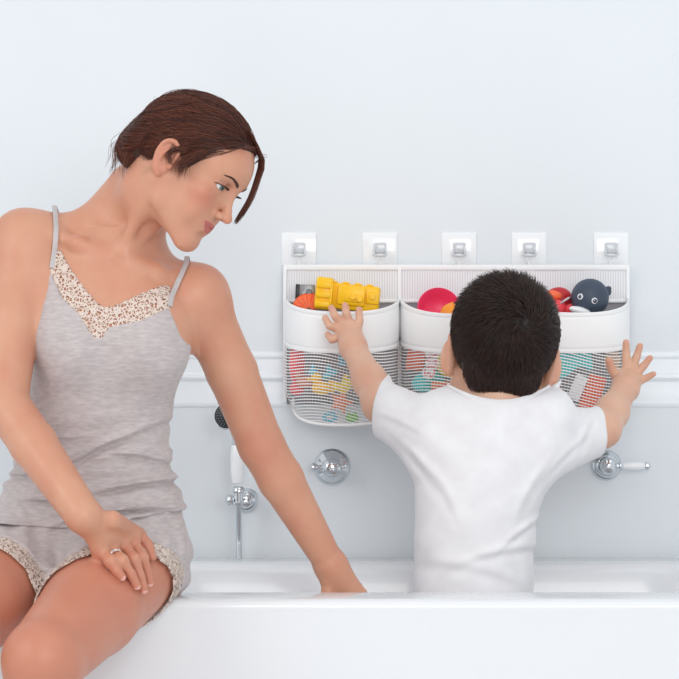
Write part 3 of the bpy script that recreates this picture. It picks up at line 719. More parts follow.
# ------------------------------------------------------------------ people: shared sculpting
def head_frame(O, F, U, s):
    F = np.array(F, float); F /= np.linalg.norm(F); U = np.array(U, float); U -= F*(U@F); U /= np.linalg.norm(U)
    R = np.cross(F, U)
    B = np.stack([R, F, U])                      # rows: right, forward, up
    O = np.array(O, float)
    return O, B, s, (lambda r, f, u: O + s*(r*B[0] + f*B[1] + u*B[2]))
def sculpt_head(G, O, B, s, H, ears=True, lid=0.0, flare=0.0):
    E = lambda c, r, k=0.012, mode='add', R=None: G.ell(H(*c), np.array(r)*s, B if R is None else R, k*s, mode)
    Cn = lambda a, b, ra, rb, k=0.008, mode='add', flat=None: G.cone(H(*a), H(*b), ra*s, rb*s, k*s, mode, flat)
    def rotR(ax, deg):
        """B rotated in head space about axis ax (0 right, 1 forward, 2 up)"""
        c, sn = math.cos(math.radians(deg)), math.sin(math.radians(deg)); M = np.eye(3); i, j = [(1, 2), (2, 0), (0, 1)][ax]
        M[i, i] = c; M[i, j] = sn; M[j, i] = -sn; M[j, j] = c; return M @ B
    E((0, -0.004, 0.048), (0.072, 0.094, 0.078), 0.02)                 # cranium
    E((0, 0.043, 0.042), (0.062, 0.054, 0.052), 0.02)                  # forehead
    E((0, 0.034, -0.018), (0.056, 0.054, 0.056), 0.025)                # mid face
    E((0, 0.046, -0.056), (0.033, 0.038, 0.034), 0.022)                # muzzle / jaw
    E((0, 0.0715, -0.0815), (0.0140, 0.0140, 0.0125), 0.022)            # chin
    for sd in (-1, 1):
        Cn((sd*0.053, 0.006, -0.018), (sd*0.045, 0.016, -0.050), 0.014, 0.011, 0.018)     # jaw ramus
        Cn((sd*0.045, 0.016, -0.051), (sd*0.011, 0.070, -0.085), 0.011, 0.011, 0.020)     # jaw line
        E((sd*0.041, 0.060, -0.006), (0.018, 0.019, 0.014), 0.018)                      # cheekbone
        E((sd*0.031, 0.060, -0.034), (0.020, 0.021, 0.022), 0.020)                      # cheek
    Cn((-0.024, 0.084, 0.032), (0.024, 0.084, 0.032), 0.0068, 0.0068, 0.014)              # brow ridge
    for sd in (-1, 1): E((sd*0.032, 0.094, 0.016), (0.0155, 0.010, 0.0115), 0.012, 'cut')     # eye socket
    for sd in (-1, 1):
        E((sd*0.0305, 0.0722, 0.0165), (0.0156, 0.0152, 0.0146), 0.005)                   # lids over the eyeball
        E((sd*0.0325, 0.0845, 0.0150), (0.0142, 0.0080, 0.0045+lid), 0.0012, 'cut', rotR(2, -sd*16))             # opening between the lids
        Cn((sd*0.020, 0.0865, 0.0235), (sd*0.041, 0.0800, 0.0225), 0.0010, 0.0010, 0.003, 'cut')  # lid crease
    # nose
    Cn((0, 0.087, 0.022), (0, 0.1005, -0.010), 0.0056, 0.0062, 0.012)
    Cn((0, 0.1005, -0.010), (0, 0.1080, -0.0195), 0.0060, 0.0062, 0.006)
    E((0, 0.1065, -0.0205), (0.0078, 0.0080, 0.0068), 0.006)
    for sd in (-1, 1):
        E((sd*0.0100, 0.0955, -0.0225), (0.0056, 0.0082, 0.0060), 0.006)
        E((sd*0.0056, 0.1000, -0.0290), (0.0029, 0.0048, 0.0028), 0.003, 'cut')
    # mouth
    E((0, 0.0765, -0.047), (0.026, 0.0155, 0.020), 0.012)
    Cn((-0.0200, 0.0785, -0.0440), (0, 0.0895, -0.0420), 0.0022, 0.0040, 0.005); Cn((0.0200, 0.0785, -0.0440), (0, 0.0895, -0.0420), 0.0022, 0.0040, 0.005)
    Cn((-0.0160, 0.0790, -0.0490), (0, 0.0875, -0.0520), 0.0026, 0.0048, 0.005); Cn((0.0160, 0.0790, -0.0490), (0, 0.0875, -0.0520), 0.0026, 0.0048, 0.005)
    for sd in (-1, 1):
        Cn((0, 0.0942, -0.0472), (sd*0.014, 0.0870, -0.0458), 0.0012, 0.0012, 0.002, 'cut')
        Cn((sd*0.014, 0.0870, -0.0458), (sd*0.0270, 0.0765, -0.0390), 0.0013, 0.0013, 0.002, 'cut')
    Cn((-0.009, 0.090, -0.0640), (0.009, 0.090, -0.0640), 0.0040, 0.0040, 0.008, 'cut')     # under lip
    if ears:
        for sd in (-1, 1):
            c = (sd*0.074, -0.006, 0.006)
            RR = rotR(2, sd*14) ; RR = (lambda Q: Q)(RR)
            G.ell(H(*c), np.array([0.0065, 0.0175, 0.030])*s, RR, 0.004*s)
            G.ell(H(sd*0.081, 0.000, 0.008), np.array([0.0065, 0.0105, 0.020])*s, RR, 0.003*s, 'cut')
            pts = [(sd*0.076, 0.010, 0.008), (sd*0.077, 0.009, 0.024), (sd*0.079, -0.004, 0.034), (sd*0.081, -0.018, 0.026), (sd*0.080, -0.020, 0.006), (sd*0.077, -0.011, -0.012), (sd*0.073, -0.002, -0.022)]
            sp = spline(pts, 3); rs = np.linspace(0.0030, 0.0034, len(sp)); rs[-3:] = 0.0050
            G.chain([H(*p) for p in sp], list(rs*s), 0.003*s)
            G.chain([H(*p) for p in spline([(sd*0.078, -0.012, -0.004), (sd*0.080, -0.010, 0.010), (sd*0.080, -0.002, 0.020)], 3)], [0.0024*s]*7, 0.003*s)
            E((sd*0.077, 0.009, -0.002), (0.004, 0.005, 0.006), 0.004)     # tragus
            if flare:      # ears that stand away from the head
                RF = rotR(1, sd*4)
                G.ell(H(sd*0.0775, -0.010, 0.001), np.array([flare, 0.0075, 0.023])*s, RF, 0.006*s)
                G.chain([H(*p) for p in spline([(sd*0.078, -0.008, 0.024), (sd*0.0835, -0.010, 0.017), (sd*0.0862, -0.012, 0.002), (sd*0.0832, -0.011, -0.013), (sd*0.076, -0.008, -0.021)], 4)], [0.0036*s]*17, 0.004*s)
def add_eye(parent, H, B, s, sd, m_w, m_i, m_p, look=(0, 1, 0), lid=0.0):
    c = H(sd*0.0305, 0.0722, 0.0165); r = 0.0143*s
    d = look[0]*B[0] + look[1]*B[1] + look[2]*B[2]; d /= np.linalg.norm(d)
    bm = bmesh.new(); bmesh.ops.create_uvsphere(bm, u_segments=32, v_segments=20, radius=r); bmesh.ops.translate(bm, verts=bm.verts, vec=Vector(c))
    e = obj('eyeball', bm, m_w, parent)
    bm = bmesh.new(); R_ = r*1.006; pr_ = [(R_*math.sin(a), R_*math.cos(a)) for a in np.linspace(0.48, 0.001, 6)]
    add_lathe(bm, pr_, Vector(c), d, 24); i = obj('iris', bm, m_i, e)
    bm = bmesh.new(); R_ = r*1.012; pr_ = [(R_*math.sin(a), R_*math.cos(a)) for a in np.linspace(0.20, 0.001, 5)]
    add_lathe(bm, pr_, Vector(c), d, 20); obj('pupil', bm, m_p, e)
def strands(name, paths, r0, mt, parent, tip=0.25, attr=True):
    """many thin hair strands as one mesh; paths: (n, m, 3)"""
    P = np.asarray(paths); n, m, _ = P.shape
    D = np.gradient(P, axis=1); D /= np.linalg.norm(D, axis=2, keepdims=True) + 1e-9
    ref = NR.normal(size=(n, 1, 3)); a = np.cross(D, ref); a /= np.linalg.norm(a, axis=2, keepdims=True) + 1e-9; b = np.cross(D, a)
    rad = np.interp(np.linspace(0, 1, m), [0, 0.15, 0.7, 1], [0.7, 1, 0.85, tip])[None, :, None]*r0
    ring = []
    for t in (0, 2*math.pi/3, 4*math.pi/3): ring.append(P + (a*math.cos(t) + b*math.sin(t))*rad)
    V = np.stack(ring, 2).reshape(-1, 3)
    base = (np.arange(n)[:, None, None]*m + np.arange(m-1)[None, :, None])*3
    fs = []
    for k in range(3):
        k2 = (k+1) % 3
        fs.append(np.concatenate([base+k, base+k2, base+3+k2, base+3+k], 2))
    Fc = np.stack(fs, 2).reshape(-1, 4)
    rv = np.repeat(NR.rand(n), m*3)
    return objnp(name, V, Fc, mt, parent, attrs={'strand_tone': rv} if attr else None)
def hair_mat(name, c1, c2, rough=0.38):
    m = mat(name, c1, rough=rough, spec=0.5)
    a = N(m, 'ShaderNodeAttribute', attribute_name='strand_tone'); r = N(m, 'ShaderNodeValToRGB')
    r.color_ramp.elements[0].color = (*c1, 1); r.color_ramp.elements[1].color = (*c2, 1)
    L(m, a.outputs['Fac'], r.inputs['Fac']); L(m, r.outputs['Color'], bsdf(m).inputs['Base Color']); return m
def skin_mat(name, base, flush, lipc, rough=0.42):
    m = mat(name, base, rough=rough, sss=0.18, sss_rad=(1.0, 0.35, 0.2), sss_scale=0.010, spec=0.42)
    tc = N(m, 'ShaderNodeTexCoord'); n = N(m, 'ShaderNodeTexNoise'); n.inputs['Scale'].default_value = 14; n.inputs['Detail'].default_value = 4
    L(m, tc.outputs['Object'], n.inputs['Vector'])
    r = N(m, 'ShaderNodeValToRGB'); r.color_ramp.elements[0].position = 0.35; r.color_ramp.elements[1].position = 0.7
    r.color_ramp.elements[0].color = (*base, 1); r.color_ramp.elements[1].color = (*[b*0.6 + f*0.4 for b, f in zip(base, flush)], 1)
    L(m, n.outputs['Fac'], r.inputs['Fac']); cur = r.outputs['Color']
    for an, c in (('flush', flush), ('lip', lipc), ('nail', srgb(240, 190, 178))):
        a = N(m, 'ShaderNodeAttribute', attribute_name=an); x = N(m, 'ShaderNodeMix', data_type='RGBA')
        L(m, a.outputs['Fac'], x.inputs['Factor']); L(m, cur, x.inputs['A']); x.inputs['B'].default_value = (*c, 1); cur = x.outputs['Result']
    L(m, cur, bsdf(m).inputs['Base Color'])
    n2 = N(m, 'ShaderNodeTexNoise'); n2.inputs['Scale'].default_value = 900; n2.inputs['Detail'].default_value = 2; L(m, tc.outputs['Object'], n2.inputs['Vector'])
    b = N(m, 'ShaderNodeBump'); b.inputs['Strength'].default_value = 0.10; b.inputs['Distance'].default_value = 0.0006
    L(m, n2.outputs['Fac'], b.inputs['Height']); L(m, b.outputs['Normal'], bsdf(m).inputs['Normal'])
    return m

def add_lashes(parent, H, s, sd, mt):
    P = []
    for i in range(120):
        a = -1 + 2*i/119; x = 0.0325 + a*0.0135; f = 0.0722 + math.sqrt(max(0.0148**2 - (x-0.0305)**2, 1e-6)); u = 0.0152 + 0.0040*math.sqrt(max(0, 1-a*a))
        d = np.array([sd*(0.25 + 0.9*a)*0.006, 0.0068, 0.0006 - 0.0008*NR.rand()])
        P.append([H(sd*x + d[0]*t, f + d[1]*t, u + d[2]*t + 0.0012*t*t) for t in (0, 0.33, 0.66, 1)])
    return strands('eyelashes', np.array(P), 0.00042*s, mt, parent)
def face_attrs(V, O, B, s):
    """lip and flush masks from head-space position"""
    Q = (V - O) @ B.T / s; r, f, u = Q.T
    def g(c, w): return np.exp(-(((Q - np.array(c))/np.array(w))**2).sum(1))
    def sm(x, a, b): t = np.clip((x-a)/(b-a), 0, 1); return t*t*(3-2*t)
    ar = np.abs(r)
    up = -0.0388 - 0.0016*np.exp(-(ar/0.0035)**2) - 0.08*np.maximum(ar-0.006, 0)*1.0 - 4*np.maximum(ar-0.012, 0)**2
    lo = -0.0568 + 32*np.maximum(ar-0.003, 0)**2
    lip = sm(u, lo-0.0006, lo+0.0006)*(1-sm(u, up-0.0006, up+0.0006))*(1-sm(ar, 0.0255, 0.0275))*(f > 0.07)
    fl = 0.75*(g((0.045, 0.066, -0.014), (0.020, 0.03, 0.018)) + g((-0.045, 0.066, -0.014), (0.020, 0.03, 0.018))) + 0.45*g((0, 0.112, -0.02), (0.012, 0.012, 0.012))
    fl += 0.35*(g((0.031, 0.083, 0.024), (0.016, 0.014, 0.007)) + g((-0.031, 0.083, 0.024), (0.016, 0.014, 0.007))) + 0.5*np.exp(-((ar-0.082)/0.008)**2)*(np.abs(u) < 0.04)
    return np.clip(lip, 0, 1)*0.85, np.clip(fl, 0, 0.8)
def add_brow(parent, H, s, sd, mt, G=None):
    pts = spline([(sd*0.0120, 0.096, 0.0310), (sd*0.0200, 0.0945, 0.0345), (sd*0.0310, 0.089, 0.0375), (sd*0.0420, 0.079, 0.0350)], 8)
    P = []
    for i in range(160):
        t = NR.rand(); p = pts[int(t*(len(pts)-1))]; q = pts[min(len(pts)-1, int(t*(len(pts)-1))+1)]
        w = 0.0024*(1-0.78*t)
        off = (NR.rand()-0.5)*2*w
        d = np.array([sd*0.006, -0.002, 0.002*(1-t*1.8)]); st = np.array([p[0], p[1]+0.0, p[2]+off])
        seg = [st + d*k/3 for k in range(4)]
        P.append([H(*x) for x in seg])
    P = np.array(P)
    if G is not None:      # lay the hairs on the skin
        for _ in range(3):
            f = P.reshape(-1, 3); v = G.at(f); n = np.array([G.normal(x) for x in f[::4]]); n = np.repeat(n, 4, 0)
            P = (f - n*(v - 0.0007)[:, None]).reshape(P.shape)
    return strands('eyebrow', P, 0.00042*s, mt, parent)
# ------------------------------------------------------------------ the woman
m_skin = skin_mat('woman_skin', srgb(210, 156, 128), srgb(196, 118, 96), srgb(184, 92, 92))
WD = 4.10
def loft_px(rows, D, grow=0.0):
    out = []
    for r in rows:
        y, cx, hw, dep, dd = r; p = px(cx, y, D+dd); out.append((p[2], p[0], p[1], hw*(D+dd)/FPX + grow, dep + grow))
    return out
fine_x = (-0.432, -0.125, 0.0019)
GW = Sculpt(spaced([(-0.86, -0.432, 0.004), fine_x, (-0.125, 0.05, 0.0035)]),
            spaced([(3.45, 3.66, 0.006), (3.66, 3.93, 0.0022), (3.93, 4.09, 0.0020), (4.09, 4.40, 0.004)]),
            spaced([(-0.01, 0.40, 0.009), (0.40, 0.56, 0.004), (0.56, 0.72, 0.0021), (0.72, 1.15, 0.004), (1.15, 1.44, 0.0019)]))
torso = [(600, 84, 92, .105, 0.035), (560, 85, 97, .118, 0.03), (520, 88, 92, .110, 0.03), (480, 92, 80, .092, 0.02), (440, 95, 71, .080, 0.01), (400, 101, 70, .083, 0.0), (350, 109, 71, .093, 0.0),
         (310, 111, 70, .092, 0.0), (278, 112, 66, .082, 0.0), (250, 113, 48, .062, 0.0), (228, 122, 30, .045, 0.0)]
GW.loft(loft_px(torso, WD))
for c in ((76, 350), (148, 352)):       # bust
    p = px(c[0], c[1], WD-0.062); GW.ell(p, (0.058, 0.052, 0.055), None, 0.05)
    p = px(c[0], c[1]-26, WD-0.055); GW.ell(p, (0.05, 0.035, 0.05), None, 0.06)
# thighs
hipL = px(134, 561, 4.09); kneeL = px(43, 660, 3.72); hipR = px(34, 562, 4.10); kneeR = px(-92, 650, 3.74)
for h, k_, kk in ((hipL, kneeL, 0.045), (hipR, kneeR, 0.012)):
    mid = h*0.5 + k_*0.5
    GW.chain([h, mid, k_], [0.088, 0.0805, 0.0620], kk, 0.012)
GTORSO = GW.clone()
for k_, an in ((kneeL, np.array([-0.50, 3.79, 0.10])), (kneeR, np.array([-0.76, 3.80, 0.10]))):
    GW.ell(k_ + np.array([0, -0.014, 0.004]), (0.050, 0.048, 0.050), None, 0.02)
    calf = k_*0.65 + an*0.35 + np.array([0, 0.015, 0])
    GW.chain([k_, calf, an], [0.056, 0.053, 0.034], 0.02, 0.02)
    GW.chain([an, an + np.array([-0.01, -0.02, -0.04]), an + np.array([-0.02, -0.13, -0.072])], [0.034, 0.036, 0.022], 0.02, 0.02, flat=((0, 0, 1), 0.8))
    GW.ball(an + np.array([0, 0.02, -0.06]), 0.032, 0.03)
# shoulders, trapezius, collar bones
shR = px(24, 241, 4.10); shL = px(197, 296, 4.10)
GW.chain([px(116, 216, 4.12), px(78, 236, 4.12), shR], [0.040, 0.038, 0.048], 0.03, 0.02)
GW.chain([px(136, 246, 4.125), px(168, 281, 4.12), shL], [0.038, 0.033, 0.046], 0.03, 0.02)
GW.cone(px(60, 300, 4.09), px(32, 252, 4.09), 0.045, 0.045, 0.05); GW.cone(px(165, 325, 4.09), px(192, 300, 4.10), 0.042, 0.042, 0.05)
for a, m_, b in ((px(110, 256, 4.040), px(78, 243, 4.048), px(40, 228, 4.080)), (px(128, 260, 4.040), px(158, 272, 4.052), px(190, 284, 4.085))):
    GW.chain([a, m_, b], [0.0055, 0.0055, 0.004], 0.024, 0.024)
GW.ball(px(118, 257, 4.022), 0.008, 0.012, 'cut')
# arms
elR = px(4, 402, 3.985); wrR = px(83, 515, 3.855)
GW.chain([shR, shR*0.5+elR*0.5 + np.array([0.0, -0.004, 0]), elR], [0.048, 0.0440, 0.0395], 0.03, 0.008)
GW.chain([elR, elR*0.62+wrR*0.38, wrR], [0.0395, 0.0385, 0.0300], 0.008, 0.008)
elL = px(261, 445, 4.17); wrL = px(331, 566, 4.235)
GW.chain([shL, shL*0.5+elL*0.5 + np.array([0.004, 0, 0]), elL], [0.047, 0.0435, 0.0400], 0.03, 0.008)
GW.chain([elL, elL*0.72+wrL*0.28, wrL], [0.0400, 0.0395, 0.0262], 0.008, 0.008)
# left hand, resting inside the tub on the rim's inner edge
def hand(G, w, chains, palm, thick, k=0.008):
    """palm: list of (knuckle point, radius); chains: list of (points, radii)"""
    for p, r in palm: G.cone(w, p, thick*1.15, r, k*1.4)
    for pts, rs in chains: G.chain(pts, rs, k*0.45, k*0.25)
kb = [px(338, 600, 4.245), px(346, 600, 4.235), px(354, 598, 4.232), px(361, 594, 4.238)]
hand(GW, wrL, [], [(p, 0.0115) for p in kb], 0.0185, 0.012)
for i, p in enumerate(kb):
    a = p + np.array([0.006+0.004*i, -0.004, -0.026]); b = a + np.array([0.004+0.002*i, 0.0, -0.022]); c = b + np.array([0.002, 0.004, -0.016])
    GW.chain([p, a, b, c], [0.0095, 0.0085, 0.0078, 0.0065], 0.006, 0.003)
GW.chain([wrL, px(328, 592, 4.225), px(326, 606, 4.215), px(330, 618, 4.21)], [0.016, 0.012, 0.010, 0.008], 0.012, 0.004)
# right hand on the thigh: placed on the thigh's surface
def on(x, y, off, lim=(3.66, 4.2)):
    return GTORSO.hit(x, y, off, *lim)
kn = [on(101, 550, 0.017), on(108, 543, 0.021), on(119, 538, 0.022), on(131, 538, 0.020)]
wrR2 = wrR
for p, r in zip(kn, (0.0115, 0.0125, 0.0125, 0.012)): GW.cone(wrR2, p, 0.0225, r, 0.011)
GW.cone(kn[0], kn[3], 0.0115, 0.0120, 0.02)
GW.chain([wrR2, (kn[1]+kn[2])/2*0.6+wrR2*0.4, (kn[1]+kn[2])/2], [0.024, 0.023, 0.012], 0.015, 0.015, flat=(GTORSO.normal(kn[1]), 0.75))
fingers = [((101, 550), (111, 562), (117, 571), (122, 577)), ((108, 543), (122, 561), (131, 574), (137, 586)), ((119, 538), (134, 560), (140, 576), (144, 590)), ((131, 538), (142, 558), (147, 572), (149.5, 583))]
offs = [(0.017, 0.015, 0.010, 0.008), (0.021, 0.0195, 0.012, 0.0085), (0.022, 0.0205, 0.0125, 0.0085), (0.020, 0.019, 0.0115, 0.0080)]
nails = []
for f_, o_ in zip(fingers, offs):
    pts = [on(*q, o) for q, o in zip(f_, o_)]
    GW.chain(pts, [0.0104, 0.0092, 0.0083, 0.0072], 0.005, 0.002)
    for q in pts[:2]: GW.ball(q + np.array([0, -0.001, 0.001]), 0.0090, 0.010)
    nails.append((pts[3] + (pts[3]-pts[2])*0.05, pts[3]-pts[2]))
th = [px(112, 520, 3.865), on(138, 534, 0.016), on(147, 545, 0.013), on(152, 557, 0.010)]
GW.chain(th, [0.016, 0.0115, 0.0098, 0.0078], 0.010, 0.004)
RINGC = [on(112.5, 551, 0.0195), on(118, 559, 0.0195)]
# neck and head
HO, HB, HS, HH = head_frame((-0.2650, 4.03, 1.2985), (math.cos(math.radians(18))*0.829, -math.sin(math.radians(18)), -math.cos(math.radians(18))*0.559), (0.559, 0, 0.829), 1.06)
nb = px(124, 240, 4.13)
GW.chain([nb + np.array([0, 0, -0.03]), nb + np.array([0.02, -0.005, 0.03]), HH(0, -0.030, -0.050), HH(0, -0.025, 0.0)], [0.058, 0.049, 0.047, 0.053], 0.030, 0.016)
GW.chain([px(112, 216, 4.14), px(132, 186, 4.11)], [0.036, 0.040], 0.04)
# neck muscle from behind the ear to the collar bone notch
GW.chain([HH(0.050, -0.012, -0.030), px(122, 250, 4.045)], [0.015, 0.008], 0.022)
GW.chain([HH(-0.040, 0.0, -0.040), px(126, 252, 4.045)], [0.015, 0.008], 0.022)
sculpt_head(GW, HO, HB, HS, HH, lid=-0.0010)
GW.op(lambda X, Y, Z: np.maximum(np.maximum(4.052-Y, Y-4.185), Z-0.5825) + 0*X, np.array([-0.75, 4.052, 0.50]), np.array([-0.02, 4.185, 0.583]), 0.006, 'cut')
V, Fc = GW.mesh(); V = relax(V, Fc, 1, 0.5)
lp, fl = face_attrs(V, HO, HB, HS)
nl = np.zeros(len(V))
for c, d in nails:
    q = V - c; w = ((q*q).sum(1) < 0.0068**2)*(V[:, 1] < c[1]-0.0025); nl = np.maximum(nl, w)
for p, w, a in ((elL, 0.05, 0.35), (kneeL + np.array([0, -0.05, 0]), 0.05, 0.6), (shL + np.array([0.03, -0.02, 0]), 0.05, 0.25)):
    fl = np.maximum(fl, a*np.exp(-((V-p)**2).sum(1)/w**2))
tt = np.clip(((V-hipL)@(kneeL-hipL))/((kneeL-hipL)@(kneeL-hipL)), 0, 1); dq = np.linalg.norm(V-(hipL+tt[:, None]*(kneeL-hipL)), axis=1)
fl = np.maximum(fl, 0.55*(tt > 0.02)*np.clip((0.115-dq)/0.02, 0, 1)); tt = np.clip(((V-hipR)@(kneeR-hipR))/((kneeR-hipR)@(kneeR-hipR)), 0, 1); dq = np.linalg.norm(V-(hipR+tt[:, None]*(kneeR-hipR)), axis=1)
fl = np.maximum(fl, 0.55*(tt > 0.02)*np.clip((0.115-dq)/0.02, 0, 1)*(V[:, 2] < 0.74))
for p in kn: fl = np.maximum(fl, 0.35*np.exp(-((V-p)**2).sum(1)/0.012**2))
woman = empty('person', (hipL[0], 4.1, 0), 'woman in a grey lace-trimmed camisole and shorts, sitting on the tub rim and looking down', 'person')
objnp('body', V, Fc, m_skin, woman, attrs={'lip': lp, 'flush': fl, 'nail': np.clip(nl*1.2, 0, 1)*0.8})
m_ew = mat('eye_white', (0.80, 0.80, 0.78), rough=0.1); m_ei = mat('iris_grey', srgb(104, 120, 116), rough=0.15); m_ep = mat('pupil_black', (0.01, 0.01, 0.01), rough=0.1)
m_brow = hair_mat('brow_hair', srgb(58, 34, 28), srgb(82, 48, 36))
for sd in (-1, 1):
    add_eye(woman, HH, HB, HS, sd, m_ew, m_ei, m_ep, (0.22, 1, -0.10)); add_lashes(woman, HH, HS, sd, m_brow); add_brow(woman, HH, HS, sd, m_brow, GW)
# ------------------------------------------------------------------ her clothes
def heather(name, c1, c2):
    m = noisy(mat(name, c1, rough=0.85, sheen=0.25), c1, c2, scale=90, detail=5, stretch=(0.7, 0.7, 2.6), bump=0.35, bscale=500, dist=0.0008, lo=0.25, hi=0.75)
    return m
m_jersey = heather('grey_jersey', srgb(176, 166, 166), srgb(202, 192, 191))
def lace_mat(name, c):
    m = mat(name, c, rough=0.8)
    tc = N(m, 'ShaderNodeTexCoord')
    n0 = N(m, 'ShaderNodeTexNoise'); n0.inputs['Scale'].default_value = 75; n0.inputs['Detail'].default_value = 1
    L(m, tc.outputs['Object'], n0.inputs['Vector'])
    w = N(m, 'ShaderNodeTexVoronoi', feature='DISTANCE_TO_EDGE'); w.inputs['Scale'].default_value = 150
    ad = N(m, 'ShaderNodeMixRGB', blend_type='ADD'); ad.inputs['Fac'].default_value = 0.012
    L(m, tc.outputs['Object'], ad.inputs[1]); L(m, n0.outputs['Color'], ad.inputs[2]); L(m, ad.outputs[0], w.inputs['Vector'])
    th = N(m, 'ShaderNodeMath', operation='LESS_THAN'); th.inputs[1].default_value = 0.13; L(m, w.outputs['Distance'], th.inputs[0])
    # swirling cords
    fr = N(m, 'ShaderNodeMath', operation='MULTIPLY'); fr.inputs[1].default_value = 8.0; L(m, n0.outputs['Fac'], fr.inputs[0])
    f2 = N(m, 'ShaderNodeMath', operation='FRACT'); L(m, fr.outputs[0], f2.inputs[0])
    t2 = N(m, 'ShaderNodeMath', operation='LESS_THAN'); t2.inputs[1].default_value = 0.30; L(m, f2.outputs[0], t2.inputs[0])
    mx = N(m, 'ShaderNodeMath', operation='MAXIMUM'); L(m, th.outputs[0], mx.inputs[0]); L(m, t2.outputs[0], mx.inputs[1])
    L(m, mx.outputs[0], bsdf(m).inputs['Alpha'])
    bu = N(m, 'ShaderNodeBump'); bu.inputs['Strength'].default_value = 0.4; bu.inputs['Distance'].default_value = 0.001; L(m, mx.outputs[0], bu.inputs['Height']); L(m, bu.outputs['Normal'], bsdf(m).inputs['Normal'])
    return m
m_lace = lace_mat('beige_lace', srgb(220, 203, 191))
XX, YY, ZZ = GW.x[:, None, None], GW.y[None, :, None], GW.z[None, None, :]
def cx(v, D=4.03): return (np.array(v, float)-339.5)*D/FPX
def cz(v, D=4.03): return CAMZ - (np.array(v, float)-339.5)*D/FPX
def curve(pts, D=4.03):
    p = spline(pts, 8); return cx(p[:, 0], D), cz(p[:, 1], D)
def zcurve(pts):
    a, b = curve(pts); o = np.argsort(a); return np.interp(GW.x, a[o], b[o])[:, None, None]
fab_top = zcurve([(10, 300), (38, 292), (44, 280), (49, 271), (58, 286), (65, 299), (81, 313), (94, 334), (104, 337), (113, 327), (139, 321), (155, 315), (168, 309), (174, 318), (184, 340), (200, 350)])
lace_top = zcurve([(30, 300), (46, 268), (50, 256), (58, 250), (70, 268), (87, 290), (104, 307), (120, 305), (143, 294), (168, 286), (173, 305), (186, 330)])
scal = 0.0022*np.abs(np.sin(GW.x*2*math.pi/0.028))[:, None, None]
T0 = GTORSO.F
wx_ = np.clip((XX - cx(40))/0.02, 0, 1)*np.clip((cx(172)-XX)/0.02, 0, 1)*np.clip((ZZ-cz(318))/0.02, 0, 1)*np.clip((4.12-YY)/0.02, 0, 1)
T0 = T0*(1-wx_) + np.minimum(T0, GW.F)*wx_
wr = (0.0035*(1-2*np.abs(np.sin(ZZ*46 + XX*9 + 1.3*np.sin(XX*11+1)))**0.6) + 0.0022*np.sin(ZZ*190 - XX*50 + 2*np.sin(XX*25+ZZ*20)))*np.exp(-((ZZ-0.80)/0.075)**2)
def fold(cxp, czp, ang, ln, w, amp, D=4.03):
    p = px(cxp, czp, D); u = (XX-p[0])*math.cos(ang) + (ZZ-p[2])*math.sin(ang); v = -(XX-p[0])*math.sin(ang) + (ZZ-p[2])*math.cos(ang) + 1.2*u*u
    return amp*np.exp(-(u/ln)**2)*(np.exp(-(v/w)**2) - 0.9*np.exp(-((v+1.5*w)/w)**2))
for a_ in ((95, 448, 0.45, .06, .007, .008), (140, 482, 0.12, .075, .007, .009), (20, 474, 0.10, .05, .006, .007), (120, 508, 0.10, .09, .006, .007), (60, 500, -0.1, .06, .006, .005), (140, 455, -0.2, .05, .007, .006), (45, 440, 0.2, .05, .007, .006), (150, 425, 0.35, .04, .007, .004)):
    wr = wr + fold(a_[0], a_[1], a_[2], a_[3], a_[4]*0.7, a_[5]*1.5)
wr = wr + 0.0015*np.sin(XX*45 + ZZ*28)*np.exp(-((ZZ-0.98)/0.06)**2) + 0.0012*np.sin(XX*70-ZZ*50)
def smax(a, b, k): h = np.maximum(k - np.abs(a-b), 0)/k; return np.maximum(a, b) + h*h*k*0.25
tankz = 0.709 + 0.004*np.sin(XX*30) + 0.022*np.clip((XX-px(100, 0, 4.03)[0])/0.11, 0, 1)**1.5
flare = 0.004 + 0.012*np.clip((0.84-ZZ)/0.13, 0, 1)**1.2 + 0.006*np.exp(-((ZZ-0.86)/0.06)**2)*(YY < 4.1)
wr = np.maximum(wr, 0.0018 - flare)
G2 = GW.clone(); G2.F = smax(T0 - flare - wr, ZZ - fab_top - 0.06*np.clip((YY-4.12)/0.1, 0, 1), 0.003); G2.F = smax(G2.F, tankz - ZZ, 0.004).astype(np.float32)
GTANK = G2
V, Fc = G2.mesh(); V = relax(V, Fc, 1); tank = objnp('camisole', V, Fc, m_jersey, woman); tag(tank, 'heather grey camisole')
# hem roll
G2 = GW.clone(); G2.F = smax(np.maximum(ZZ - lace_top - scal, fab_top - 0.004 - ZZ), np.maximum(T0 - 0.0034, YY - 4.10), 0.001)
G2.F = np.maximum(G2.F, np.maximum(XX - cx(171), cx(45) - XX)).astype(np.float32)
V, Fc = G2.mesh(); V = relax(V, Fc, 1); o = objnp('lace_trim', V, Fc, m_lace, tank); tag(o, 'beige scalloped lace neckline')
# narrow cords along both lace edges, straps
def surf(pts, S_, off, n=8, lim=(3.7, 4.4)):
    return [S_.hit(x, y, off, *lim) for x, y in spline(pts, n)]
m_strap = mat('grey_satin', srgb(190, 184, 184), rough=0.5)
GB = GW
def strap(name, pts, w, S_, off, extra=None, mt=m_strap, par=None):
    P = surf(pts, S_, off); Nn = [S_.normal(p) for p in P]
    if extra is not None:
        for e in extra: P.append(e)
        Nn += [np.array([0, 0.7, 0.7])]*len(extra)
    bm = bmesh.new(); add_ribbon(bm, P, Nn, w, 0.002); return obj(name, bm, mt, par or tank)
sl = px(54.5, 207, 4.10)
strap('strap', [(52, 268), (53.5, 258), (55, 246), (56, 230), (55.5, 216)], 0.0085, GW, 0.0035, [sl + np.array([0, 0.0, 0.002]), sl + np.array([0, 0.045, -0.012]), sl + np.array([0.0, 0.075, -0.05])])
sr = px(187, 259, 4.10)
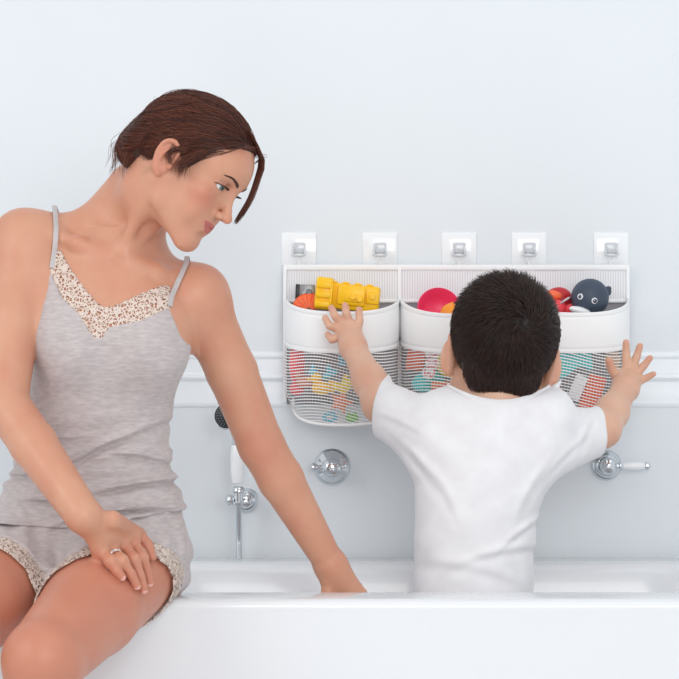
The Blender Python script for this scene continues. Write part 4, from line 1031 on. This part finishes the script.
strap('strap', [(170, 306), (172, 296), (177, 284), (182, 273), (186, 264)], 0.0085, GW, 0.0035, [sr + np.array([0.0, 0.0, 0.004]), sr + np.array([0, 0.04, -0.010]), sr + np.array([0.0, 0.075, -0.05])])
strap('armhole_binding', [(169.5, 306), (173, 316), (178, 326), (183, 336)], 0.005, GTANK, 0.001)
# shorts
Gs = GW.clone(); Gs.F[:] = 0.2
Gs.loft(loft_px([(612, 82, 94, .112, 0.035), (590, 82, 98, .120, 0.035), (560, 83, 99, .130, 0.03), (520, 86, 95, .120, 0.03), (500, 87, 90, .108, 0.03)], WD), 0.01)
axL = (kneeL-hipL)/np.linalg.norm(kneeL-hipL); axR = (kneeR-hipR)/np.linalg.norm(kneeR-hipR)
tl_, tr_ = 0.100, 0.120
nL = axL + np.array([0.89, 0, -0.25])
for h, ax_, t_ in ((hipL + np.array([0.004, 0, 0.002]), axL, tl_), (hipR, axR, tr_)):
    Gs.cone(h, h + ax_*0.22, 0.094, 0.090, 0.03)
wr2 = 0.0030*np.sin(XX*70 + ZZ*55 + 1.5*np.sin(ZZ*40)) + 0.0018*np.sin(XX*150 - ZZ*30 + YY*60)
F0 = Gs.F - wr2*(1-0.4*(XX > -0.15)); F0 = np.minimum(F0, T0 - 0.0035 + 2.0*np.maximum(0.665-ZZ, 0)); F0 = smax(F0, 0.5805 - ZZ - 10*(YY < 4.055), 0.004)
def along(h, ax_): return (XX-h[0])*ax_[0] + (YY-h[1])*ax_[1] + (ZZ-h[2])*ax_[2]
sL, sR = along(hipL, nL), along(hipR, axR)
mid = px(62, 600, 4.0)[0] + (YY-4.0)*0.32            # the vertical plane between the legs
isR = XX < mid
cutL = np.where(isR, sR - tr_, sL - tl_)
# separate the two leg tubes by the plane so each hem belongs to its own leg
G2 = GW.clone(); G2.F = np.maximum(smax(F0, cutL, 0.003), ZZ - 0.750).astype(np.float32)
GSH = G2
V, Fc = G2.mesh(); V = relax(V, Fc, 1); sho = objnp('shorts', V, Fc, m_jersey, woman); tag(sho, 'heather grey shorts')
ph = np.arctan2(ZZ-hipL[2], XX-hipL[0]) + 0*YY
sc2 = 0.004*np.abs(np.sin(ph*11))
cutL2 = np.where(isR, np.maximum(sR - tr_ - 0.032 - sc2, tr_ - 0.003 - sR), np.maximum(sL - tl_ - 0.030 - sc2, tl_ - 0.003 - sL))
G2 = GW.clone(); F1 = np.maximum(np.maximum(Gs.F + 0.001, -(Gs.F + 0.005)), np.maximum(cutL2, 0.581-ZZ - 10*(YY < 4.055)))
G2.F = F1.astype(np.float32)
V, Fc = G2.mesh(); V = relax(V, Fc, 1); o = objnp('lace_hem', V, Fc, m_lace, sho); tag(o, 'beige scalloped lace hem')
# ring
m_silver = mat('silver', (0.85, 0.85, 0.87), rough=0.12, metal=1.0)
c = (RINGC[0] + RINGC[1])/2; ax_ = (RINGC[1]-RINGC[0]); ax_ /= np.linalg.norm(ax_); a, b = frame_from(ax_)
bm = bmesh.new(); R0 = 0.0100
for wv in (-0.0012, 0.0012):
    add_tube(bm, [Vector(c) + Vector(ax_)*wv + (a*math.cos(t)+b*math.sin(t))*R0 for t in np.linspace(0, 2*math.pi, 33)], 0.0011, 8)
ringo = obj('finger_ring', bm, m_silver, woman); tag(ringo, 'silver ring with small stones')
nrm = GW.normal(c); bm = bmesh.new(); sdv = Vector(np.cross(ax_, nrm))
for q in (-1, 0, 1): bmesh.ops.create_icosphere(bm, subdivisions=2, radius=0.0016, matrix=Matrix.Translation(Vector(c) + (Vector(nrm)*math.cos(q*0.3) + sdv*math.sin(q*0.3))*(R0+0.0008)))
obj('stone', bm, mat('clear_stone', (0.9, 0.93, 0.96), rough=0.03, coat=1.0), ringo)
# ------------------------------------------------------------------ her hair: swept back to a low bun
m_hair = hair_mat('auburn_hair', srgb(50, 23, 17), srgb(128, 68, 46))
m_hbase = mat('auburn_base', srgb(56, 27, 20), rough=0.55)
def slerp(a, b, t):
    a = a/np.linalg.norm(a); b = b/np.linalg.norm(b); w = math.acos(np.clip(a@b, -1, 1))
    return (math.sin((1-t)*w)*a + math.sin(t*w)*b)/max(math.sin(w), 1e-6)
HC = np.array([0, -0.004, 0.046]); HR = np.array([0.0775, 0.1005, 0.0845])     # hair shell over the cranium
def shell(d, off=0.0):
    d = d/np.linalg.norm(d); return HC + d/np.sqrt(((d/HR)**2).sum()) * (1 + off/0.085)
Ghair = Sculpt(GW.x[(GW.x > -0.46) & (GW.x < -0.08)], GW.y[(GW.y > 3.85) & (GW.y < 4.20)], GW.z[(GW.z > 1.12)])
Ghair.ell(HH(*HC), HR*HS, HB, 0.01)
Ghair.ell(HH(0, -0.086, 0.002), np.array([0.036, 0.036, 0.044])*HS, HB, 0.02)      # the bun
X, Y, Z = Ghair.x[:, None, None]-HO[0], Ghair.y[None, :, None]-HO[1], Ghair.z[None, None, :]-HO[2]
hr, hf, hu = [(HB[i, 0]*X + HB[i, 1]*Y + HB[i, 2]*Z)/HS for i in range(3)]
# the hairline, in head space: lower limit of the hair as a function of how far forward
har = np.abs(hr)
line = np.interp(hf, [-0.14, -0.10, -0.055, -0.03, -0.008, 0.010, 0.030, 0.048, 0.064, 0.078, 0.10], [-0.05, -0.035, -0.020, -0.006, 0.022, 0.026, 0.010, 0.040, 0.060, 0.088, 0.110])
line = line - 0.004*(har < 0.03)*(hf > 0.05)
Ghair.F = smax(Ghair.F, (line - hu)*HS*0.8, 0.005).astype(np.float32)
V, Fc = Ghair.mesh(); V = relax(V, Fc, 1)
hair = objnp('hair', V, Fc, m_hbase, woman); tag(hair, 'auburn hair swept back into a low bun')
def lineu(f): return np.interp(f, [-0.14, -0.10, -0.055, -0.03, -0.008, 0.010, 0.030, 0.048, 0.064, 0.078, 0.10], [-0.05, -0.035, -0.020, -0.006, 0.022, 0.026, 0.010, 0.040, 0.060, 0.088, 0.110])
BUN = np.array([0, -0.092, 0.002])
paths = []
while len(paths) < 5200:
    d = NR.normal(size=3); d[2] = abs(d[2])*0.9 + 0.0*d[2] - 0.25; p = shell(d)
    if p[2] < lineu(p[1]) or p[1] < -0.02 and NR.rand() < 0.4: continue
    off = NR.rand()**2*0.0035; e = BUN - HC + NR.normal(size=3)*np.array([0.024, 0.004, 0.026]); e = e/np.linalg.norm(e)
    d0 = (p-HC); tmax = min(1.0, 0.25 + 0.75*NR.rand())
    # parting: hair of the far side bows across the forehead
    pth = []; wob = NR.normal()*0.0016
    for t in np.linspace(0, tmax, 11):
        q = slerp(d0, e, t); q = q + np.array([0, 0, -0.10*math.sin(math.pi*t)*(1 if abs(p[0]) > 0.03 else 0.4)]) * (p[1] > 0.0)
        s_ = shell(q, off + wob*math.sin(3*t*math.pi)); 
        if s_[2] < lineu(s_[1]) - 0.002: s_[2] = lineu(s_[1]) - 0.002
        pth.append(HH(*s_))
    paths.append(pth)
for i in range(1300):
    a = NR.rand()*6.28; rr_ = NR.rand()**0.5; st = shell(np.array([0.075*math.cos(a), -0.055, 0.05*math.sin(a)]) , 0.001)
    if st[2] < -0.025: continue
    en = np.array([0.026*math.cos(a+0.5), -0.108-0.008*NR.rand(), 0.002+0.032*math.sin(a+0.5)])
    mdp = (st+en)/2 + np.array([0.010*math.cos(a), 0, 0.010*math.sin(a)]) + NR.normal(size=3)*0.002
    q = spline([tuple(st), tuple(mdp), tuple(en)], 5); paths.append([HH(*p) for p in q])
for i in range(3600):       # bun: coiling strands
    a0 = NR.rand()*6.28; el = (NR.rand()-0.5)*2.2; ln = 1.2+NR.rand(); pth = []
    for t in np.linspace(0, 1, 11):
        a = a0 + ln*t; e_ = el + 0.3*math.sin(3*t+a0)
        r = 1.02 + 0.05*NR.rand()*0 + 0.03*math.sin(i)
        c_ = np.array([0.036*math.cos(e_)*math.sin(a), 0.036*math.sin(e_), 0.042*math.cos(e_)*math.cos(a)])*r
        pth.append(HH(*(np.array([0, -0.086, 0.002]) + c_)))
    paths.append(pth)
for i in range(430):        # loose fringe falling past the far temple
    a = NR.rand(); j = np.clip(NR.normal(size=3), -1.5, 1.5)*0.0009; e_ = NR.rand()
    pts = spline([(-0.005 + 0.03*a, 0.070-0.012*a, 0.106+0.010*a), (-0.030, 0.088, 0.090), (-0.047, 0.094, 0.062), (-0.054, 0.100, 0.030), (-0.053, 0.102, 0.010), (-0.051, 0.103, -0.002 - 0.016*e_)], 2)
    w = np.linspace(1.0, 0.30, len(pts))[:, None]*np.array([(a-0.5)*0.016, (a-0.6)*0.015, 0.0])
    paths.append([HH(*(p + j*(1+k_*0.12) + ww)) for k_, (p, ww) in enumerate(zip(pts, w))])
def tendril(pts, n, sp):
    for i in range(n):
        j = NR.normal(size=3)*sp; q = spline([tuple(p) for p in pts], 4)
        idx = np.linspace(0, len(q)-1, 11).astype(int); k_ = NR.normal(size=3)*sp*1.5
        paths.append([HH(*(q[a] + j + k_*u)) for u, a in zip(np.linspace(0, 1, 11), idx)])
tendril([(0.078, 0.045, 0.045), (0.079, 0.034, 0.028), (0.079, 0.026, 0.012), (0.077, 0.030, -0.002)], 130, 0.0028)     # in front of the ear
tendril([(0.078, 0.020, 0.034), (0.084, 0.006, 0.024), (0.086, 0.000, 0.012), (0.082, 0.010, 0.002)], 60, 0.002)
tendril([(0.02, -0.110, -0.004), (0.02, -0.112, -0.025), (0.018, -0.100, -0.042), (0.016, -0.096, -0.058)], 30, 0.004)
tendril([(0.03, -0.085, -0.010), (0.034, -0.080, -0.030), (0.036, -0.070, -0.045)], 40, 0.004)
PA = np.array([p if len(p) == 11 else list(np.array(p)[np.linspace(0, len(p)-1, 11).round().astype(int)]) for p in paths])
DD = np.diff(PA, axis=1); LL = np.linalg.norm(DD, axis=2); DD = DD/(LL[..., None]+1e-9)
keep = ((DD[:, 1:]*DD[:, :-1]).sum(2).min(1) > 0.45) & (LL.max(1) < 4.0*np.median(LL, axis=1) + 1e-3)
strands('hair_strands', PA[keep], 0.00040, m_hair, hair)
# ------------------------------------------------------------------ the child
m_cskin = skin_mat('child_skin', srgb(226, 184, 158), srgb(212, 142, 118), srgb(200, 110, 104))
CD = 4.42
GC = Sculpt(spaced([(-0.05, 0.02, 0.0021), (0.02, 0.48, 0.0034), (0.48, 0.63, 0.0021)]), spaced([(4.22, 4.52, 0.0034), (4.52, 4.72, 0.0024)]),
            spaced([(0.10, 0.50, 0.007), (0.50, 0.92, 0.0036), (0.92, 1.10, 0.0023), (1.10, 1.18, 0.0034)]))
GC.loft(loft_px([(800, 474, 46, .070, 0.01), (700, 474, 53, .078, 0.01), (600, 473, 54, .078, 0.0), (540, 474, 53, .076, 0.0), (500, 478, 55, .078, 0.0), (470, 482, 60, .078, 0.0), (440, 486, 60, .076, 0.0), (420, 491, 56, .068, 0.0), (402, 496, 38, .050, 0.0)], CD))
for sx in (440, 508):     # legs down to the tub floor
    h = px(sx+2, 780, CD+0.02); k_ = np.array([h[0], CD+0.0, 0.32]); an = np.array([h[0], CD+0.02, 0.165])
    GC.chain([h, k_, an, an + np.array([0, 0.0, -0.02])], [0.062, 0.044, 0.030, 0.028], 0.02)
    GC.chain([an + np.array([0, -0.01, -0.022]), an + np.array([0, 0.085, -0.030])], [0.025, 0.018], 0.015)
cHO, cHB, cHS, cHH = head_frame(px(500, 364, 4.44), (-0.03, 1, 0.10), (0.13, -0.10, 0.985), 1.24)
sculpt_head(GC, cHO, cHB, cHS, cHH, lid=0.002, flare=0.0075)
GC.ell(cHH(0, 0.03, -0.035), np.array([0.062, 0.050, 0.045])*cHS, cHB, 0.03)      # round cheeks
GC.chain([px(500, 418, CD), px(501, 400, CD+0.005), cHH(0, -0.018, -0.035)], [0.060, 0.050, 0.052], 0.03)
for a in (1, -1): GC.chain([cHH(0, -0.02, -0.06), px(497 + a*42, 412, CD)], [0.03, 0.034], 0.04)
csL, ceL, cwL = px(434, 420, CD+0.01), px(381, 404, 4.50), px(353, 347, 4.622)
csR, ceR, cwR = px(548, 428, CD+0.01), px(602, 429, 4.50), px(625.5, 388, 4.622)
for s_, e_, w_ in ((csL, ceL, cwL), (csR, ceR, cwR)):
    GC.chain([s_, e_], [0.040, 0.033], 0.03); GC.chain([e_, e_*0.6+w_*0.4, w_], [0.0330, 0.0300, 0.0232], 0.02, 0.02)
def fing(pts, rs, k=0.006, kin=0.002):
    GC.chain([px(*p) for p in pts], rs, k, kin)
# left hand: bent fingers reaching for the digger
for q, r in (((340, 331, 4.655), .0105), ((343.5, 325, 4.660), .0100), ((350, 324, 4.660), .0100), ((356, 329, 4.650), .0100)): GC.cone(cwL, px(*q), 0.0205, r, 0.014)
fing([(356, 331, 4.645), (359.5, 321, 4.652), (359, 309.5, 4.664)], [.0100, .0082, .0068], 0.003, 0.001)
fing([(350, 325, 4.660), (346.5, 314, 4.652), (345, 305.5, 4.668)], [.0096, .0082, .0068], 0.003, 0.001)
fing([(343.5, 325, 4.660), (335, 316, 4.650), (331.5, 308, 4.666)], [.0094, .0080, .0067], 0.003, 0.001)
fing([(340, 329, 4.657), (329.5, 326, 4.648), (325, 318, 4.664)], [.0090, .0077, .0065], 0.003, 0.001)
fing([(341, 336, 4.650), (332, 340, 4.645), (327.5, 334.5, 4.660)], [.0088, .0074, .0062], 0.003, 0.001)
# right hand: fingers spread
for q, r in (((619, 376, 4.648), .0110), ((626, 371, 4.655), .0105), ((632, 371, 4.655), .0100), ((636, 376, 4.650), .0100), ((637, 382, 4.645), .0095)): GC.cone(cwR, px(*q), 0.0215, r, 0.012)
fing([(618, 379, 4.648), (611.5, 369, 4.640), (609, 360.5, 4.632)], [.0108, .0088, .0074], 0.004, 0.001)
fing([(626.5, 370, 4.655), (626, 355, 4.650), (626, 342.5, 4.645)], [.0098, .0084, .0066], 0.003, 0.001)
fing([(631.5, 370, 4.655), (636.5, 357, 4.650), (640, 346, 4.645)], [.0094, .0080, .0064], 0.003, 0.001)
fing([(635.5, 375, 4.652), (644, 365.5, 4.647), (650, 358, 4.642)], [.0090, .0076, .0062], 0.003, 0.001)
fing([(637, 382, 4.648), (646.5, 378, 4.643), (653.5, 374, 4.638)], [.0086, .0070, .0058], 0.003, 0.001)
V, Fc = GC.mesh(); V = relax(V, Fc, 1)
lp, fl = face_attrs(V, cHO, cHB, cHS)
for p in (ceR, px(609.5, 361, 4.63), px(626, 344, 4.645), px(640, 347, 4.645), px(650, 358, 4.64), px(653, 374, 4.64), px(359, 310, 4.66), px(345, 306, 4.66), px(331, 309, 4.66)):
    fl = np.maximum(fl, 0.5*np.exp(-((V-p)**2).sum(1)/0.012**2))
child = empty('person', (px(474, 600, CD)[0], CD, 0.12), 'small child with short black hair and white T-shirt, seen from behind, reaching into the organizer', 'person')
objnp('body', V, Fc, m_cskin, child, attrs={'lip': lp, 'flush': fl, 'nail': fl*0})
for sd in (-1, 1): add_eye(child, cHH, cHB, cHS, sd, m_ew, mat('iris_brown', srgb(70, 44, 30), rough=0.15), m_ep)
# T-shirt
m_tee = noisy(mat('white_jersey', srgb(238, 236, 238), rough=0.85, sheen=0.2), srgb(235, 233, 235), srgb(240, 239, 241), scale=30, bump=0.12, bscale=700, dist=0.0004)
GT = GC.clone(); GT.F[:] = 0.2
GT.loft(loft_px([(690, 473, 62, .098, 0.01), (600, 473, 60, .095, 0.0), (560, 474, 60, .092, 0.0), (520, 476, 61, .090, 0.0), (490, 481, 66, .088, 0.0), (465, 484, 71, .086, 0.0), (440, 487, 70, .084, 0.0), (420, 491, 66, .078, 0.0), (402, 497, 50, .066, 0.0), (391, 498, 40, .056, 0.0)], CD))
GT.chain([px(440, 428, CD), px(395, 412, 4.475), px(368, 403, 4.515)], [0.056, 0.042, 0.036], 0.03, 0.02)
GT.chain([px(432, 445, CD), px(392, 418, 4.475)], [0.058, 0.040], 0.03)
GT.chain([px(540, 432, CD), px(580, 431, 4.47), px(615, 437, 4.51)], [0.054, 0.040, 0.035], 0.03, 0.02)
GT.chain([px(538, 456, CD), px(585, 440, 4.475)], [0.054, 0.036], 0.03)
for a in (1, -1): GT.cone(px(498 + a*30, 404, CD), px(498 + a*52, 412, CD), 0.040, 0.045, 0.03)
XX, YY, ZZ = GT.x[:, None, None], GT.y[None, :, None], GT.z[None, None, :]
def fold(cxp, czp, ang, ln, w, amp):
    """a soft crease running across the cloth through a point"""
    p = px(cxp, czp, CD); u = (XX-p[0])*math.cos(ang) + (ZZ-p[2])*math.sin(ang); v = -(XX-p[0])*math.sin(ang) + (ZZ-p[2])*math.cos(ang) + 4*u*u*0.4
    return amp*np.exp(-(u/ln)**2)*(np.exp(-(v/w)**2) - 0.7*np.exp(-((v+1.6*w)/w)**2))
wrk = fold(520, 526, 0.55, 0.05, 0.006, 0.005) + fold(500, 545, 0.15, 0.09, 0.008, 0.004) + fold(560, 455, 0.75, 0.05, 0.006, 0.004) + fold(420, 460, -0.9, 0.05, 0.007, 0.005) + fold(440, 480, -1.0, 0.06, 0.008, 0.004) \
    + fold(585, 430, 1.1, 0.04, 0.006, 0.003) + fold(400, 420, -0.4, 0.04, 0.006, 0.003) + fold(470, 560, -0.2, 0.09, 0.010, 0.003) + fold(530, 480, 1.0, 0.06, 0.008, 0.004) \
    + 0.0010*np.sin(XX*60+ZZ*35+2*np.sin(ZZ*30)) + 0.0006*np.sin(ZZ*80-XX*40)
F0 = np.minimum(GT.F, GC.F - 0.004*(ZZ < 0.99)*1.0) - wrk.astype(np.float32)
nk_c = px(499, 388, CD)
def cap(h, ax_, t): return (XX-h[0])*ax_[0] + (YY-h[1])*ax_[1] + (ZZ-h[2])*ax_[2] - t
aL = np.array([-0.93, 0.25, 0.10]); aL /= np.linalg.norm(aL); aR = np.array([0.95, 0.22, -0.02]); aR /= np.linalg.norm(aR)
cl = cap(px(379, 408, 4.50), aL, 0.0); cr = cap(px(600, 436, 4.495), aR, 0.0)
neckline = ZZ - (px(0, 396, CD)[2] + 0.9*(XX - px(499, 0, CD)[0])**2*1.2 - 0.0 + 0.10*(YY-CD) + 0.0*XX)
F1 = smax(F0, cl, 0.006); F1 = smax(F1, cr, 0.006); F1 = smax(F1, 0.47 - ZZ, 0.004)
rn = np.sqrt(((XX-nk_c[0])/0.078)**2 + ((YY-CD-0.004)/0.066)**2)
F1 = smax(F1, ZZ - (px(0, 401, CD)[2] + 0.022*np.clip(rn-0.62, 0, 1)*3.0*np.clip(0.5+np.abs(XX-nk_c[0])/0.07, 0, 1.1)*0 + 0.28*np.abs(XX-nk_c[0])*0 + 3.0*(XX-nk_c[0])**2), 0.004)
G2 = GC.clone(); G2.F = F1.astype(np.float32)
GTEE = G2
V, Fc = G2.mesh(); V = relax(V, Fc, 1); tee = objnp('t_shirt', V, Fc, m_tee, child); tag(tee, 'plain white T-shirt')
# ribbed collar following the neckline, and sleeve seams
pts = []
for t in np.linspace(0, 2*math.pi, 60, endpoint=False):
    xx = nk_c[0] + 0.074*math.cos(t); yy = CD + 0.004 + 0.062*math.sin(t); z0 = px(0, 401, CD)[2] + 3.0*(xx-nk_c[0])**2 - 0.002
    # pull onto the neck
    p = np.array([xx, yy, z0]); 
    for _ in range(6):
        d = GC.at(p)[0] - 0.0045; n = GC.normal(p); n[2] = 0; n /= np.linalg.norm(n)+1e-9; p = p - n*d*0.8
        p[2] = px(0, 401, CD)[2] + 3.0*(p[0]-nk_c[0])**2 - 0.002
    pts.append(p)
P = np.array(pts); P = (np.roll(P, 1, 0) + 2*P + np.roll(P, -1, 0))/4; P = np.vstack([P, P[:1]])
bm = bmesh.new(); add_ribbon(bm, P, [np.array([p[0]-nk_c[0], p[1]-CD, 0.03]) for p in P], 0.013, 0.0035); obj('collar', bm, m_tee, tee)
# hair
m_chair = hair_mat('black_hair', srgb(28, 17, 14), srgb(66, 42, 33)); m_cbase = mat('black_hair_base', srgb(26, 16, 13), rough=0.6)
cC = np.array([0, -0.006, 0.046]); cR = np.array([0.0770, 0.0985, 0.0835])
def cshell(d, off=0.0):
    d = d/np.linalg.norm(d); return cC + d/np.sqrt(((d/cR)**2).sum())*(1 + off/0.085)
W = np.array([0.017, -0.092, 0.024+0.004]); W /= np.linalg.norm(W)
Gh = Sculpt(GC.x[(GC.x > 0.15) & (GC.x < 0.48)], GC.y, GC.z[GC.z > 0.85])
Gh.ell(cHH(*cC), (cR - 0.001)*cHS, cHB, 0.01)
Gh.cone(cHH(-0.026, -0.038, -0.012), cHH(0.026, -0.038, -0.012), 0.033*cHS, 0.033*cHS, 0.03)
Gh.ball(cHH(*cshell(W)), 0.0075, 0.006, 'cut')
X, Y, Z = Gh.x[:, None, None]-cHO[0], Gh.y[None, :, None]-cHO[1], Gh.z[None, None, :]-cHO[2]
hr, hf, hu = [(cHB[i, 0]*X + cHB[i, 1]*Y + cHB[i, 2]*Z)/cHS for i in range(3)]
LF, LU = [-0.14, -0.075, -0.050, -0.030, -0.020, 0.0, 0.012, 0.022, 0.045, 0.065, 0.10], [-0.040, -0.040, -0.036, -0.022, 0.004, 0.026, 0.022, 0.008, 0.030, 0.055, 0.060]
Gh.F = smax(Gh.F, (np.interp(hf, LF, LU) + np.maximum(np.abs(hr)-0.046, 0)*1.6*(hf < -0.01) - hu)*cHS*0.7, 0.006).astype(np.float32)
V, Fc = Gh.mesh(); V = relax(V, Fc, 1); ch = objnp('hair', V, Fc, m_cbase, child); tag(ch, 'short black hair with a crown whorl')
paths = []; tries = 0
while len(paths) < 11000 and tries < 60000:
    tries += 1
    d = NR.normal(size=3); d[1] = -abs(d[1]) if NR.rand() < 0.8 else d[1]; d /= np.linalg.norm(d); p = cshell(d)
    if p[2] < -0.02 and p[1] < 0: # nape bulge
        pass
    if p[2] < np.interp(p[1], LF, LU) + 0.004 + max(abs(p[0])-0.046, 0)*1.8*(p[1] < -0.01): continue
    if d@W > 0.9992: continue
    away = d - W*(d@W); sn = np.linalg.norm(away); away = away/(sn+1e-6) - 0*d; away = away - d*(away@d); away /= np.linalg.norm(away)+1e-6
    sw = np.cross(d, away); swa = 0.9*math.exp(-(sn/0.45)**2) + 0.15 + NR.normal()*0.16
    t_ = away*math.cos(swa) + sw*math.sin(swa)
    dn = np.array([0, 0, -1.0]); dn -= d*(dn@d); t_ = t_ + dn*0.55*min(1, sn); t_ /= np.linalg.norm(t_)
    ln = (0.22 + 0.16*NR.rand())*(0.6 + 0.4*min(1, sn*1.5)); top = max(0, d[2]); lift = 0.003 + 0.004*NR.rand() + (0.006*NR.rand())*top
    if p[2] < 0.0: ln *= 0.6; lift *= 0.6
    pth = []
    for u in np.linspace(0, 1, 6):
        q = d + t_*ln*u; s_ = cshell(q, -0.001 + lift*(u*1.5 if top > 0.55 else math.sin(2.0*u))); 
        if s_[2] < -0.01: s_ = s_*np.array([1, 1, 1]) + np.array([0, 0, 0])
        pth.append(cHH(*s_))
    paths.append(pth)
# nape: strands lying on the bulge of the lower hair
for i in range(3800):
    a = (NR.rand()-0.5)*2; u0 = 0.015 - 0.050*NR.rand(); b = a*0.058
    rp = np.array([b, -0.12, u0]); c0 = cHH(*rp); dr = cHB[1]
    t = 0.0
    # march onto the hair surface
    ts = np.arange(0, 0.12, 0.003); vals = Gh.at(np.array([c0 + dr*q for q in ts])); w = np.where(vals < 0)[0]
    if len(w) == 0: continue
    p = c0 + dr*ts[w[0]]; n = Gh.normal(p); dn = -cHB[2] + cHB[0]*(-0.25*a + NR.normal()*0.15); dn = dn - n*(dn@n); dn /= np.linalg.norm(dn)+1e-9
    ln = 0.009 + 0.007*NR.rand(); paths.append([p + dn*ln*q + n*(0.0005 + 0.002*math.sin(2.2*q)) for q in np.linspace(0, 1, 6)])
strands('hair_strands', np.array(paths), 0.00050, m_chair, ch)
